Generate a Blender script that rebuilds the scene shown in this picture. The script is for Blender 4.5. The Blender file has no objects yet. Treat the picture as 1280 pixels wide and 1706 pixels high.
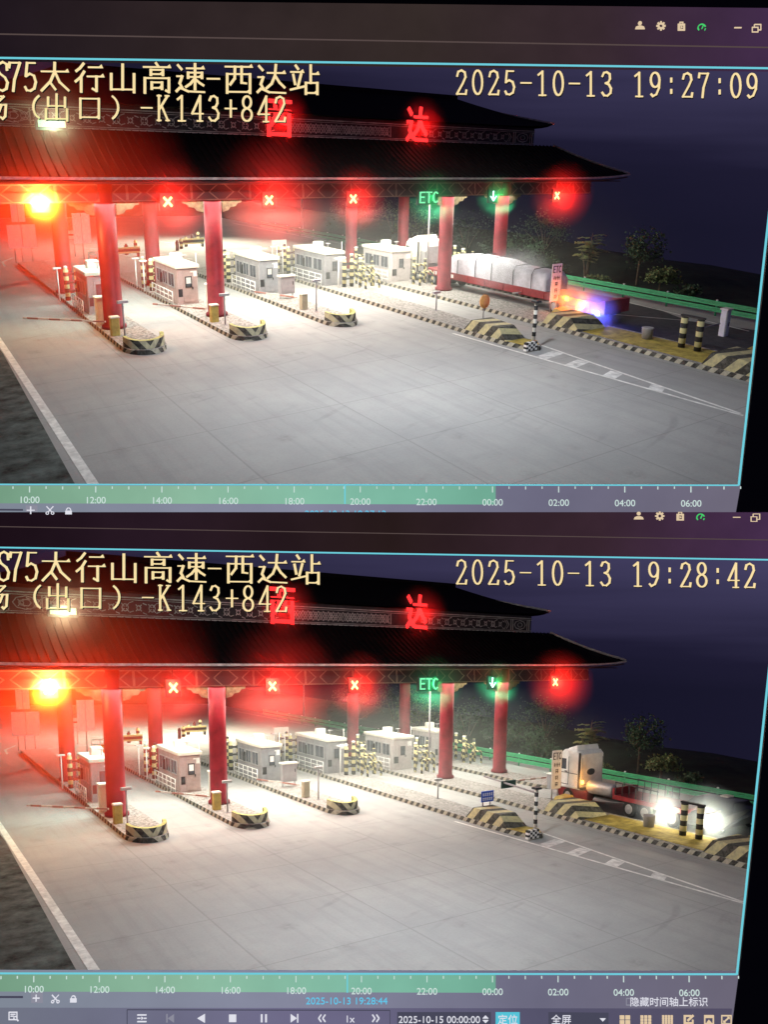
import bpy, bmesh, math, random
from mathutils import Vector, Matrix
sc = bpy.context.scene
COL = sc.collection
F = 1190.0                                     # focal length in photograph pixels (1280 x 1706)

# ------------------------------------------------------------------ camera, sky, exposure
cd = bpy.data.cameras.new('camera'); cam = bpy.data.objects.new('camera', cd); COL.objects.link(cam)
cam.rotation_euler = (math.radians(90), 0, 0)
cd.sensor_fit = 'VERTICAL'; cd.sensor_height = 36; cd.lens = 36 * F / 1706
cd.clip_start = 0.1; cd.clip_end = 2000
sc.camera = cam
sc.view_settings.view_transform = 'Standard'; sc.view_settings.look = 'None'
sc.view_settings.exposure = 0; sc.view_settings.gamma = 1
sc.cycles.use_denoising = True
sc.cycles.max_bounces = 6; sc.cycles.volume_bounces = 0; sc.cycles.transparent_max_bounces = 16
sc.cycles.sample_clamp_indirect = 4
sc.cycles.volume_step_rate = .6; sc.cycles.volume_max_steps = 64

world = bpy.data.worlds.new('World'); sc.world = world; world.use_nodes = True
nt = world.node_tree; bg = nt.nodes['Background']
tc = nt.nodes.new('ShaderNodeTexCoord'); sx = nt.nodes.new('ShaderNodeSeparateXYZ')
nt.links.new(tc.outputs['Generated'], sx.inputs[0])
nz = nt.nodes.new('ShaderNodeTexNoise'); nz.inputs['Scale'].default_value = 5; nz.inputs['Detail'].default_value = 3
nt.links.new(tc.outputs['Generated'], nz.inputs['Vector'])
ad = nt.nodes.new('ShaderNodeMath'); ad.operation = 'MULTIPLY_ADD'; ad.inputs[1].default_value = 0.14
nt.links.new(nz.outputs['Fac'], ad.inputs[0]); nt.links.new(sx.outputs['X'], ad.inputs[2])
rp = nt.nodes.new('ShaderNodeValToRGB'); nt.links.new(ad.outputs[0], rp.inputs[0])
rp.color_ramp.elements[0].position = 0.0; rp.color_ramp.elements[0].color = (0.0022, 0.0026, 0.0075, 1)
rp.color_ramp.elements[1].position = 0.56; rp.color_ramp.elements[1].color = (0.062, 0.055, 0.135, 1)
e = rp.color_ramp.elements.new(0.30); e.color = (0.0095, 0.009, 0.028, 1)
nt.links.new(rp.outputs[0], bg.inputs[0]); bg.inputs[1].default_value = 1.0

# ------------------------------------------------------------------ the two feeds: ground axes u (across lanes), v (away along lanes), w (up)
def ray(px, py): return Vector(((px - 640) / F, 1, (853 - py) / F))
class Feed:
    def __init__(s, name, vp1, vp2, vp3, org, scale):
        a = ray(*vp1).normalized(); b = ray(*vp2).normalized(); c = -ray(*vp3).normalized()
        n = b.cross(a).normalized(); r = ray(*org)
        s.O = r * (-9 / r.dot(n))
        s.B = Matrix((b * scale[0], a * scale[1], c * scale[2])).transposed()
        s.name = name; s.on = 'on the %s screen' % name; s.cache = {}
    def P(s, u, v, w=0): return s.O + s.B @ Vector((u, v, w))
UP = Feed('upper', (-190, 260), (2390, 297), (550, 5000), (188, 553), (1, 1, 1))
LO = Feed('lower', (-185, 1073), (2390, 1110), (560, 9500), (192, 1366), (.892, .857, 1.05))

# ------------------------------------------------------------------ materials
MATS = {}
def mat(name, color, rough=.7, metal=0, var=.12, nscale=3, bump=0, emit=None, estr=1, spec=.3):
    if name in MATS: return MATS[name]
    m = bpy.data.materials.new(name); m.use_nodes = True; t = m.node_tree; p = t.nodes['Principled BSDF']
    p.inputs['Roughness'].default_value = rough; p.inputs['Metallic'].default_value = metal
    p.inputs['Specular IOR Level'].default_value = spec
    at = t.nodes.new('ShaderNodeAttribute'); at.attribute_name = 'loc'
    n = t.nodes.new('ShaderNodeTexNoise'); n.inputs['Scale'].default_value = nscale; n.inputs['Detail'].default_value = 6
    n.inputs['Roughness'].default_value = .65
    t.links.new(at.outputs['Vector'], n.inputs['Vector'])
    r = t.nodes.new('ShaderNodeValToRGB')
    c = Vector(color[:3])
    r.color_ramp.elements[0].position = .3; r.color_ramp.elements[0].color = (*(c * (1 - var * 1.6)), 1)
    r.color_ramp.elements[1].position = .7; r.color_ramp.elements[1].color = (*(c * (1 + var)), 1)
    t.links.new(n.outputs['Fac'], r.inputs[0]); t.links.new(r.outputs[0], p.inputs['Base Color'])
    if bump:
        b = t.nodes.new('ShaderNodeBump'); b.inputs['Strength'].default_value = bump; b.inputs['Distance'].default_value = .05
        t.links.new(n.outputs['Fac'], b.inputs['Height']); t.links.new(b.outputs[0], p.inputs['Normal'])
    if emit:
        p.inputs['Emission Color'].default_value = (*emit, 1); p.inputs['Emission Strength'].default_value = estr
    MATS[name] = m; return m
def glow(name, color, s):
    if name in MATS: return MATS[name]
    m = bpy.data.materials.new(name); m.use_nodes = True; t = m.node_tree; t.nodes.clear()
    o = t.nodes.new('ShaderNodeOutputMaterial'); e = t.nodes.new('ShaderNodeEmission')
    e.inputs[0].default_value = (*color, 1); e.inputs[1].default_value = s
    t.links.new(e.outputs[0], o.inputs[0]); MATS[name] = m; return m
def striped(name, ca, cb, vec, freq, duty=.5, absu=None, wear=.85):
    """two-colour hazard stripes: fract(dot(loc, vec)*freq) < duty; absu folds the stripes into chevrons about u = absu"""
    if name in MATS: return MATS[name]
    m = bpy.data.materials.new(name); m.use_nodes = True; t = m.node_tree; p = t.nodes['Principled BSDF']
    p.inputs['Roughness'].default_value = .75; p.inputs['Specular IOR Level'].default_value = .25
    at = t.nodes.new('ShaderNodeAttribute'); at.attribute_name = 'loc'
    vout = at.outputs['Vector']
    if absu is not None:
        s = t.nodes.new('ShaderNodeSeparateXYZ'); t.links.new(vout, s.inputs[0])
        a = t.nodes.new('ShaderNodeMath'); a.operation = 'SUBTRACT'; a.inputs[1].default_value = absu; t.links.new(s.outputs[0], a.inputs[0])
        b = t.nodes.new('ShaderNodeMath'); b.operation = 'ABSOLUTE'; t.links.new(a.outputs[0], b.inputs[0])
        c = t.nodes.new('ShaderNodeCombineXYZ'); t.links.new(b.outputs[0], c.inputs[0]); t.links.new(s.outputs[1], c.inputs[1]); t.links.new(s.outputs[2], c.inputs[2])
        vout = c.outputs[0]
    d = t.nodes.new('ShaderNodeVectorMath'); d.operation = 'DOT_PRODUCT'; d.inputs[1].default_value = [x * freq for x in vec]
    t.links.new(vout, d.inputs[0])
    fr = t.nodes.new('ShaderNodeMath'); fr.operation = 'FRACT'; t.links.new(d.outputs['Value'], fr.inputs[0])
    lt = t.nodes.new('ShaderNodeMath'); lt.operation = 'LESS_THAN'; lt.inputs[1].default_value = duty; t.links.new(fr.outputs[0], lt.inputs[0])
    mx = t.nodes.new('ShaderNodeMix'); mx.data_type = 'RGBA'
    t.links.new(lt.outputs[0], mx.inputs[0]); mx.inputs[6].default_value = (*ca, 1); mx.inputs[7].default_value = (*cb, 1)
    n = t.nodes.new('ShaderNodeTexNoise'); n.inputs['Scale'].default_value = 4; n.inputs['Detail'].default_value = 7; n.inputs['Roughness'].default_value = .7
    t.links.new(at.outputs['Vector'], n.inputs['Vector'])
    r = t.nodes.new('ShaderNodeValToRGB'); r.color_ramp.elements[0].position = .42; r.color_ramp.elements[1].position = .75
    t.links.new(n.outputs['Fac'], r.inputs[0])
    k = t.nodes.new('ShaderNodeMath'); k.operation = 'MULTIPLY'; k.inputs[1].default_value = wear; t.links.new(r.outputs[0], k.inputs[0])
    m2 = t.nodes.new('ShaderNodeMix'); m2.data_type = 'RGBA'; t.links.new(k.outputs[0], m2.inputs[0])
    t.links.new(mx.outputs[2], m2.inputs[6]); m2.inputs[7].default_value = (.2, .19, .16, 1)
    t.links.new(m2.outputs[2], p.inputs['Base Color'])
    MATS[name] = m; return m

def ground_material():
    m = bpy.data.materials.new('concrete_ground'); m.use_nodes = True; t = m.node_tree; p = t.nodes['Principled BSDF']
    p.inputs['Roughness'].default_value = .8; p.inputs['Specular IOR Level'].default_value = .2
    at = t.nodes.new('ShaderNodeAttribute'); at.attribute_name = 'loc'; V = at.outputs['Vector']
    sp = t.nodes.new('ShaderNodeSeparateXYZ'); t.links.new(V, sp.inputs[0])
    def M(op, a, b=None, c=None):
        n = t.nodes.new('ShaderNodeMath'); n.operation = op
        for i, x in enumerate((a, b, c)):
            if x is None: continue
            if isinstance(x, (int, float)): n.inputs[i].default_value = x
            else: t.links.new(x, n.inputs[i])
        return n.outputs[0]
    def noise(scale, sx=1, sy=1, detail=6, rough=.6):
        mp = t.nodes.new('ShaderNodeMapping'); mp.inputs['Scale'].default_value = (sx, sy, 1); t.links.new(V, mp.inputs[0])
        n = t.nodes.new('ShaderNodeTexNoise'); n.inputs['Scale'].default_value = scale; n.inputs['Detail'].default_value = detail
        n.inputs['Roughness'].default_value = rough; t.links.new(mp.outputs[0], n.inputs['Vector']); return n.outputs['Fac']
    def ramp(x, a, b, lo=0, hi=1):
        n = t.nodes.new('ShaderNodeMapRange'); t.links.new(x, n.inputs[0])
        n.inputs[1].default_value = a; n.inputs[2].default_value = b; n.inputs[3].default_value = lo; n.inputs[4].default_value = hi
        return n.outputs[0]
    def mix(f, ca, cb):
        n = t.nodes.new('ShaderNodeMix'); n.data_type = 'RGBA'
        if isinstance(f, (int, float)): n.inputs[0].default_value = f
        else: t.links.new(f, n.inputs[0])
        for i, x in ((6, ca), (7, cb)):
            if isinstance(x, tuple): n.inputs[i].default_value = (*x, 1)
            else: t.links.new(x, n.inputs[i])
        return n.outputs[2]
    big = noise(.13, detail=4); mid = noise(.9); fine = noise(9, detail=3)
    tyre = noise(.55, 2.4, .12, 5, .7)                      # rubber streaks along the lanes
    tyre2 = noise(.5, .25, 1.1, 5, .7)
    c = mix(ramp(big, .3, .7), (.29, .295, .285), (.385, .385, .36))
    c = mix(ramp(mid, .35, .75, 0, .35), c, (.27, .26, .26))
    c = mix(ramp(tyre, .5, .74, 0, .36), c, (.19, .185, .19))
    c = mix(ramp(tyre2, .56, .8, 0, .4), c, (.2, .195, .2))
    c = mix(ramp(fine, .45, .8, 0, .25), c, (.22, .21, .2))
    mp = t.nodes.new('ShaderNodeMapping'); mp.inputs['Rotation'].default_value = (0, 0, .5); mp.inputs['Scale'].default_value = (.5, 2.2, 1); t.links.new(V, mp.inputs[0])
    wv = t.nodes.new('ShaderNodeTexWave'); wv.inputs['Scale'].default_value = .16; wv.inputs['Distortion'].default_value = 9; wv.inputs['Detail'].default_value = 3; wv.inputs['Detail Scale'].default_value = .5; t.links.new(mp.outputs[0], wv.inputs['Vector'])
    skid = M('MULTIPLY', ramp(wv.outputs['Fac'], .93, .99), ramp(noise(.22), .54, .66))           # curved skid marks
    c = mix(M('MULTIPLY', skid, .22), c, (.11, .105, .11))
    vo = t.nodes.new('ShaderNodeTexVoronoi'); vo.inputs['Scale'].default_value = .45; t.links.new(V, vo.inputs['Vector'])
    c = mix(M('MULTIPLY', ramp(vo.outputs['Distance'], .22, .08), M('MULTIPLY', ramp(noise(4), .35, .7), .4)), c, (.13, .125, .12))   # oil drips
    # slab joints
    ju = M('LESS_THAN', M('ABSOLUTE', M('SUBTRACT', M('FRACT', M('DIVIDE', M('ADD', sp.outputs[0], 200.4), 5.95)), .5)), .006)
    jv = M('LESS_THAN', M('ABSOLUTE', M('SUBTRACT', M('FRACT', M('DIVIDE', M('ADD', sp.outputs[1], 201.5), 5.0)), .5)), .006)
    c = mix(M('MULTIPLY', M('MAXIMUM', ju, jv), .26), c, (.12, .115, .11))
    t.links.new(c, p.inputs['Base Color'])
    b = t.nodes.new('ShaderNodeBump'); b.inputs['Strength'].default_value = .25; b.inputs['Distance'].default_value = .02
    t.links.new(fine, b.inputs['Height']); t.links.new(b.outputs[0], p.inputs['Normal'])
    return m
M_ground = ground_material()
M_cream = mat('cream_paint', (.72, .70, .6), .5, var=.08)
M_white = mat('white_paint', (.78, .78, .74), .5, var=.08)
M_line = mat('road_line_paint', (.74, .73, .68), .8, var=.2, nscale=2.5)
M_hatch = mat('worn_hatch_paint', (.66, .655, .62), .8, var=.3, nscale=2)
M_steel = mat('brushed_steel', (.42, .42, .42), .45, .35, var=.12)
M_grey = mat('grey_paint', (.33, .32, .32), .6, var=.1)
M_dark = mat('dark_metal', (.03, .03, .033), .5, var=.2)
M_black = mat('black_rubber', (.02, .02, .02), .85, var=.2)
M_glass = mat('dark_glass', (.05, .06, .075), .12, var=.1, spec=.6)
M_yellow = mat('yellow_paint', (.46, .34, .09), .6, var=.2)
M_ochre = mat('ochre_painted_ground', (.42, .33, .07), .85, var=.35, nscale=1.6)
M_red = mat('red_lacquer', (.22, .014, .024), .5, var=.3, nscale=1.0)
M_redbody = mat('red_lorry_paint', (.26, .03, .035), .45, var=.2)
M_gravel = mat('pale_gravel', (.31, .295, .27), .95, var=.5, nscale=7, bump=.6)
M_gold = mat('gold_carving', (.15, .12, .06), .6, var=.4, nscale=6)
M_roof = mat('dark_roof_tile', (.004, .0035, .004), .75, var=.3, nscale=4, spec=.1)
M_trim = mat('pale_roof_trim', (.5, .47, .42), .6, var=.25)
M_frieze = mat('dark_frieze', (.03, .028, .028), .7, var=.3)
M_trace = mat('frieze_tracery', (.4, .38, .34), .6, var=.35, nscale=2)
M_soffit = mat('brown_soffit', (.06, .03, .028), .8, var=.2)
M_green = mat('green_guardrail', (.055, .36, .16), .5, var=.15)
M_blue = mat('blue_sign', (.03, .09, .5), .4, var=.05)
M_board = mat('dark_led_board', (.02, .06, .05), .5, var=.1)
M_orange = mat('orange_disc_paint', (.8, .38, .12), .6, var=.1)
M_bark = mat('bark', (.12, .09, .06), .9, var=.3)
M_leaf = mat('pale_leaf', (.12, .16, .06), .7, var=.4, nscale=1.5)
M_leafd = mat('dark_leaf', (.045, .08, .04), .7, var=.45, nscale=1.2)
M_leafr = mat('dry_leaf', (.1, .085, .05), .7, var=.4, nscale=1.2)
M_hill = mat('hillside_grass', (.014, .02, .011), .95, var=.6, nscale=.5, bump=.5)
M_verge = mat('dark_verge', (.07, .085, .08), .95, var=.6, nscale=1.2, bump=.6)
M_asph = mat('dark_asphalt', (.045, .045, .048), .9, var=.25, nscale=2)
M_kerb = striped('kerb_stripes', (.5, .47, .36), (.035, .034, .03), (.6, 1, .9), 1.5)
M_kerbf = striped('kerb_front_stripes', (.5, .47, .36), (.035, .034, .03), (1, 0, .9), 1.15)
M_ramp = striped('ramp_stripes', (.56, .5, .26), (.04, .038, .03), (.25, 1, .95), .85)
M_post = striped('yellow_black_bands', (.66, .6, .3), (.035, .033, .03), (0, 0, 1), 1.9, wear=.2)
M_postw = striped('white_black_bands', (.7, .68, .6), (.03, .03, .03), (0, 0, 1), 2.2, wear=.2)
M_arm = striped('barrier_arm_bands', (.66, .62, .55), (.4, .2, .16), (1, 0, 0), 1.0, wear=.4)
M_check = striped('checker_bands', (.75, .73, .68), (.02, .02, .02), (1, 0, 0), 1.6, wear=.1)

# ------------------------------------------------------------------ mesh builder in local (u, v, w) metres
class MB:
    def __init__(s): s.v = []; s.f = []; s.mi = []; s.sm = []
    def face(s, idx, mi=0, sm=False): s.f.append(tuple(idx)); s.mi.append(mi); s.sm.append(sm)
    def box(s, x0, x1, y0, y1, z0, z1, mi=0):
        b = len(s.v)
        s.v += [(x, y, z) for z in (z0, z1) for y in (y0, y1) for x in (x0, x1)]
        for q in ((0, 2, 3, 1), (4, 5, 7, 6), (0, 1, 5, 4), (2, 6, 7, 3), (0, 4, 6, 2), (1, 3, 7, 5)): s.face([b + i for i in q], mi)
        return s
    def bbox(s, x0, x1, y0, y1, z0, z1, r=.03, mi=0):
        """box with chamfered vertical and top edges"""
        pts = [(x0 + r, y0), (x1 - r, y0), (x1, y0 + r), (x1, y1 - r), (x1 - r, y1), (x0 + r, y1), (x0, y1 - r), (x0, y0 + r)]
        ins = [(min(max(x, x0 + r), x1 - r), min(max(y, y0 + r), y1 - r)) for x, y in pts]
        s.rings([[(x, y, z0) for x, y in pts], [(x, y, z1 - r) for x, y in pts],
                 [(x * .0 + (px * .999 + x * .001), (py * .999 + y * .001), z1) for (x, y), (px, py) in zip(pts, ins)]], mi, True, False)
        return s
    def rings(s, rings, mi=0, caps=True, sm=False, closed=True):
        b = len(s.v); n = len(rings[0])
        for r in rings: s.v += [tuple(p) for p in r]
        for k in range(len(rings) - 1):
            for i in range(n if closed else n - 1):
                j = (i + 1) % n
                s.face((b + k * n + i, b + k * n + j, b + (k + 1) * n + j, b + (k + 1) * n + i), mi, sm)
        if caps:
            s.face([b + i for i in range(n)][::-1], mi); s.face([b + (len(rings) - 1) * n + i for i in range(n)], mi)
        return s
    def prism(s, pts, z0, z1, mi=0, top=None):
        s.rings([[(x, y, z0) for x, y in pts], [(x, y, z1) for x, y in pts]], mi, False)
        b = len(s.v) - 2 * len(pts); n = len(pts)
        s.face([b + i for i in range(n)][::-1], mi); s.face([b + n + i for i in range(n)], mi if top is None else top)
        return s
    def tube(s, pts, r, n=8, mi=0, caps=True, sm=True):
        pts = [Vector(p) for p in pts]; rs = r if isinstance(r, (list, tuple)) else [r] * len(pts); R = []
        for i, p in enumerate(pts):
            d = (pts[min(i + 1, len(pts) - 1)] - pts[max(i - 1, 0)]).normalized()
            a = d.cross(Vector((0, 0, 1)) if abs(d.z) < .9 else Vector((1, 0, 0))).normalized(); c = d.cross(a)
            R.append([p + (a * math.cos(t) + c * math.sin(t)) * rs[i] for t in [2 * math.pi * k / n for k in range(n)]])
        return s.rings(R, mi, caps, sm)
    def bar(s, a, b, w, h, mi=0):
        a = Vector(a); b = Vector(b); d = (b - a).normalized()
        x = d.cross(Vector((0, 0, 1)) if abs(d.z) < .95 else Vector((0, 1, 0))).normalized(); y = x.cross(d)
        q = [x * w / 2 + y * h / 2, -x * w / 2 + y * h / 2, -x * w / 2 - y * h / 2, x * w / 2 - y * h / 2]
        return s.rings([[a + o for o in q], [b + o for o in q]], mi)
    def lathe(s, prof, c=(0, 0), n=16, mi=0, axis='z'):
        R = []
        for r, z in prof:
            ring = []
            for k in range(n):
                t = 2 * math.pi * k / n; p = (r * math.cos(t), r * math.sin(t), z)
                if axis == 'z': ring.append((c[0] + p[0], c[1] + p[1], p[2]))
                elif axis == 'y': ring.append((c[0] + p[0], p[2], c[1] + p[1]))
                else: ring.append((p[2], c[0] + p[0], c[1] + p[1]))
            R.append(ring)
        return s.rings(R, mi, True, True)
    def ball(s, c, r, n=12, mi=0, sq=(1, 1, 1)):
        m = n // 2 + 1
        prof = [(max(.001, math.sin(math.pi * i / (m - 1))), -math.cos(math.pi * i / (m - 1))) for i in range(m)]
        return s.rings([[(c[0] + sq[0] * r * a * math.cos(2 * math.pi * k / n), c[1] + sq[1] * r * a * math.sin(2 * math.pi * k / n), c[2] + sq[2] * r * z) for k in range(n)] for a, z in prof], mi, True, True)

FD = None                                       # the feed being built
def mesh_of(mb, name, mats, B):
    me = bpy.data.meshes.new(name)
    me.from_pydata([B @ Vector(p) if B is not None else Vector(p) for p in mb.v], [], mb.f)
    for m in (mats if isinstance(mats, (list, tuple)) else [mats]): me.materials.append(m)
    me.polygons.foreach_set('material_index', mb.mi); me.polygons.foreach_set('use_smooth', mb.sm)
    a = me.attributes.new('loc', 'FLOAT_VECTOR', 'POINT')
    a.data.foreach_set('vector', [c for p in mb.v for c in p])
    bm = bmesh.new(); bm.from_mesh(me); bmesh.ops.recalc_face_normals(bm, faces=bm.faces); bm.to_mesh(me); bm.free()
    me.update(); return me
def props(o, label=None, cat=None, group=None, kind=None):
    if label: o['label'] = label
    if cat: o['category'] = cat
    if group: o['group'] = group
    if kind: o['kind'] = kind
    return o
def thing(name, label, cat, uvw, group=None):
    o = bpy.data.objects.new(name, None); COL.objects.link(o)
    o.empty_display_size = .2; o.location = FD.P(*uvw)
    return props(o, label + ' ' + FD.on, cat, group)
def part(name, mb, m, parent, label=None, at=None):
    o = bpy.data.objects.new(name, mb if isinstance(mb, bpy.types.Mesh) else mesh_of(mb, name, m, FD.B)); COL.objects.link(o); o.parent = parent
    if at: o.location = FD.B @ Vector(at)
    return props(o, label)
def solid(name, mb, m, label, cat, uvw, group=None):
    o = bpy.data.objects.new(name, mesh_of(mb, name, m, FD.B)); COL.objects.link(o); o.location = FD.P(*uvw)
    return props(o, label + ' ' + FD.on, cat, group)
def struct(name, mb, m, kind='structure', label=None):
    o = bpy.data.objects.new(name, mesh_of(mb, name, m, FD.B)); COL.objects.link(o); o.location = FD.O
    return props(o, label, None, None, kind)
def copy_thing(src, uvw, label, group=None):
    """copy of a thing with copies of its parts and sub-parts (mesh data shared)"""
    c = src.copy(); COL.objects.link(c); c.location = FD.P(*uvw); c['label'] = label + ' ' + FD.on
    if group: c['group'] = group
    def rec(a, b):
        for ch in [x for x in a.children]:
            d = ch.copy(); COL.objects.link(d); d.parent = b; rec(ch, d)
    rec(src, c)
    return c
def lamp(kind, name, uvw, energy, color, aim=None, **kw):
    l = bpy.data.lights.new(name, kind); l.energy = energy; l.color = color
    for k, v in kw.items(): setattr(l, k, v)
    o = bpy.data.objects.new(name, l); COL.objects.link(o); o.location = FD.P(*uvw)
    if aim is not None:
        o.rotation_euler = (FD.P(*aim) - o.location).to_track_quat('-Z', 'Y').to_euler()
    return o

# ------------------------------------------------------------------ stroke glyphs (Song-style: thin horizontals, thick verticals)
def arc(cx, cy, rx, ry, a0=0, a1=360, n=22):
    return [(cx + rx * math.cos(math.radians(a0 + (a1 - a0) * i / n)), cy + ry * math.sin(math.radians(a0 + (a1 - a0) * i / n))) for i in range(n + 1)]
WALK = [[(.08, .93), (.2, .8)], [(.04, .57), (.22, .57), (.14, .34), (.22, .2)], [(.03, .08), (.14, .19), (.24, .16), (.42, .08), (.97, .06)]]
def bx(x0, x1, y0, y1): return [[(x0, y0), (x0, y1), (x1, y1), (x1, y0)], [(x0, y0 + .03), (x1, y0 + .03)]]
G = {
 '太': [[(.05, .68), (.95, .68)], [(.5, .96), (.49, .66), (.36, .36), (.06, .05)], [(.51, .66), (.66, .34), (.96, .07)], [(.38, .28), (.52, .1)]],
 '行': [[(.3, .95), (.18, .8), (.05, .7)], [(.32, .69), (.2, .5), (.03, .36)], [(.22, .48), (.22, .03)], [(.46, .83), (.92, .83)], [(.42, .53), (.97, .53)], [(.73, .53), (.73, .06), (.6, .13)]],
 '山': [[(.5, .93), (.5, .12)], [(.12, .62), (.12, .12), (.88, .12)], [(.88, .62), (.88, .03)]],
 '高': [[(.47, .99), (.54, .89)], [(.05, .86), (.95, .86)], [(.1, .02), (.1, .5), (.9, .5), (.9, .05), (.8, .1)]] + bx(.3, .7, .6, .77) + bx(.33, .67, .15, .36),
 '速': WALK + [[(.36, .83), (.95, .83)], [(.65, .97), (.65, .15)], [(.64, .5), (.5, .33), (.34, .22)], [(.67, .47), (.8, .36), (.93, .28)]] + bx(.42, .88, .52, .69),
 '西': [[(.05, .9), (.95, .9)], [(.38, .9), (.37, .52), (.22, .32)], [(.6, .9), (.6, .38), (.76, .36)]] + bx(.12, .88, .05, .66),
 '达': WALK + [[(.35, .71), (.95, .71)], [(.64, .97), (.61, .62), (.5, .36), (.32, .2)], [(.63, .6), (.76, .4), (.93, .24)]],
 '站': [[(.2, .96), (.28, .85)], [(.03, .75), (.46, .75)], [(.12, .66), (.18, .36)], [(.38, .68), (.28, .3)], [(.02, .17), (.48, .28)], [(.7, .97), (.7, .4)], [(.7, .69), (.97, .69)]] + bx(.54, .92, .04, .4),
 '场': [[(.03, .62), (.38, .62)], [(.2, .9), (.2, .2)], [(.02, .15), (.4, .3)], [(.45, .88), (.85, .88), (.52, .56), (.93, .56), (.9, .14), (.8, .04), (.74, .1)], [(.62, .56), (.52, .36), (.38, .2)], [(.76, .56), (.66, .3), (.48, .08)]],
 '出': [[(.5, .97), (.5, .06)], [(.18, .85), (.18, .54), (.82, .54)], [(.82, .85), (.82, .5)], [(.1, .42), (.1, .06), (.9, .06)], [(.9, .42), (.9, 0)]],
 '口': bx(.15, .85, .1, .82),
 '(': [arc(1.1, .5, .5, .5, 125, 235, 10)], ')': [arc(-.1, .5, .5, .5, -55, 55, 10)],
 '0': [arc(.25, .5, .18, .46)], '1': [[(.1, .82), (.26, .95), (.26, .03)], [(.12, .03), (.4, .03)]],
 '2': [[(.08, .74), (.12, .9), (.25, .96), (.38, .88), (.41, .7), (.3, .45), (.07, .04), (.42, .04), (.44, .18)]],
 '3': [[(.08, .8), (.14, .93), (.25, .96), (.37, .88), (.38, .7), (.32, .57), (.2, .53), (.34, .47), (.42, .32), (.4, .15), (.28, .04), (.15, .05), (.07, .16)]],
 '4': [[(.34, .03), (.34, .96), (.04, .3), (.46, .3)], [(.22, .03), (.44, .03)]],
 '5': [[(.4, .95), (.13, .95), (.09, .52), (.22, .6), (.36, .53), (.42, .33), (.37, .12), (.24, .04), (.12, .06), (.07, .16)]],
 '7': [[(.07, .8), (.09, .95), (.43, .95), (.25, .4), (.21, .03)]],
 '8': [arc(.25, .74, .15, .22), arc(.25, .27, .18, .23)],
 '9': [arc(.25, .68, .17, .28), [(.42, .66), (.4, .36), (.3, .12), (.16, .04), (.09, .12)]],
 'S': [[(.4, .72), (.39, .9), (.26, .97), (.12, .9), (.09, .74), (.16, .6), (.34, .46), (.42, .3), (.38, .1), (.25, .03), (.1, .1), (.08, .28)]],
 'K': [[(.1, .96), (.1, .03)], [(.42, .94), (.12, .46)], [(.2, .58), (.44, .04)], [(.03, .95), (.18, .95)], [(.03, .04), (.18, .04)], [(.33, .95), (.48, .95)], [(.36, .04), (.5, .04)]],
 '+': [[(.25, .8), (.25, .2)], [(.03, .5), (.47, .5)]], '-': [[(.04, .5), (.46, .5)]], 'T': [[(.02, .95), (.48, .95)], [(.25, .95), (.25, .03)]],
 'E': [[(.44, .95), (.08, .95), (.08, .04), (.46, .04)], [(.08, .52), (.4, .52)]], 'C': [arc(.27, .5, .2, .46, 48, 312, 14)],
 ':': [[(.25, .74), (.25, .62)], [(.25, .3), (.25, .18)]],
 'X': [[(.05, .95), (.95, .05)], [(.05, .05), (.95, .95)]],
}
def stroke_quads(ch, thick, thin):
    """yield convex polygons in glyph space, pen width depending on the stroke direction"""
    for st in G[ch]:
        offs = []
        for i in range(len(st) - 1):
            (x0, y0), (x1, y1) = st[i], st[i + 1]
            L = math.hypot(x1 - x0, y1 - y0) or 1e-6
            dx, dy = (x1 - x0) / L, (y1 - y0) / L
            h = (thin + (thick - thin) * abs(dy) ** .8) / 2
            nx, ny = -dy * h, dx * h; e = h * .7
            yield [(x0 - dx * e + nx, y0 - dy * e + ny), (x1 + dx * e + nx, y1 + dy * e + ny), (x1 + dx * e - nx, y1 + dy * e - ny), (x0 - dx * e - nx, y0 - dy * e - ny)]
        if len(st) == 2 and abs(st[0][1] - st[1][1]) < .01 and ch not in '+-KT0123456789E:' and thick > thin * 1.4:   # triangular serif on horizontals
            x, y = st[1]; yield [(x - .1, y + thin / 2), (x - .02, y + thin / 2 + .07), (x + .03, y - thin / 2), (x - .1, y - thin / 2)]
def glyph_mb(mb, ch, fx, depth_vec, thick=.085, thin=.045, mi=0):
    """extrude each stroke; fx maps glyph coordinates to 3-D; overlapping strokes get tiny different depths"""
    for k, q in enumerate(stroke_quads(ch, thick, thin)):
        off = Vector(depth_vec) * (1 + .013 * k)
        a = [Vector(fx(*p)) for p in q]
        mb.rings([[p for p in a], [p + off for p in a]], mi)

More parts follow.
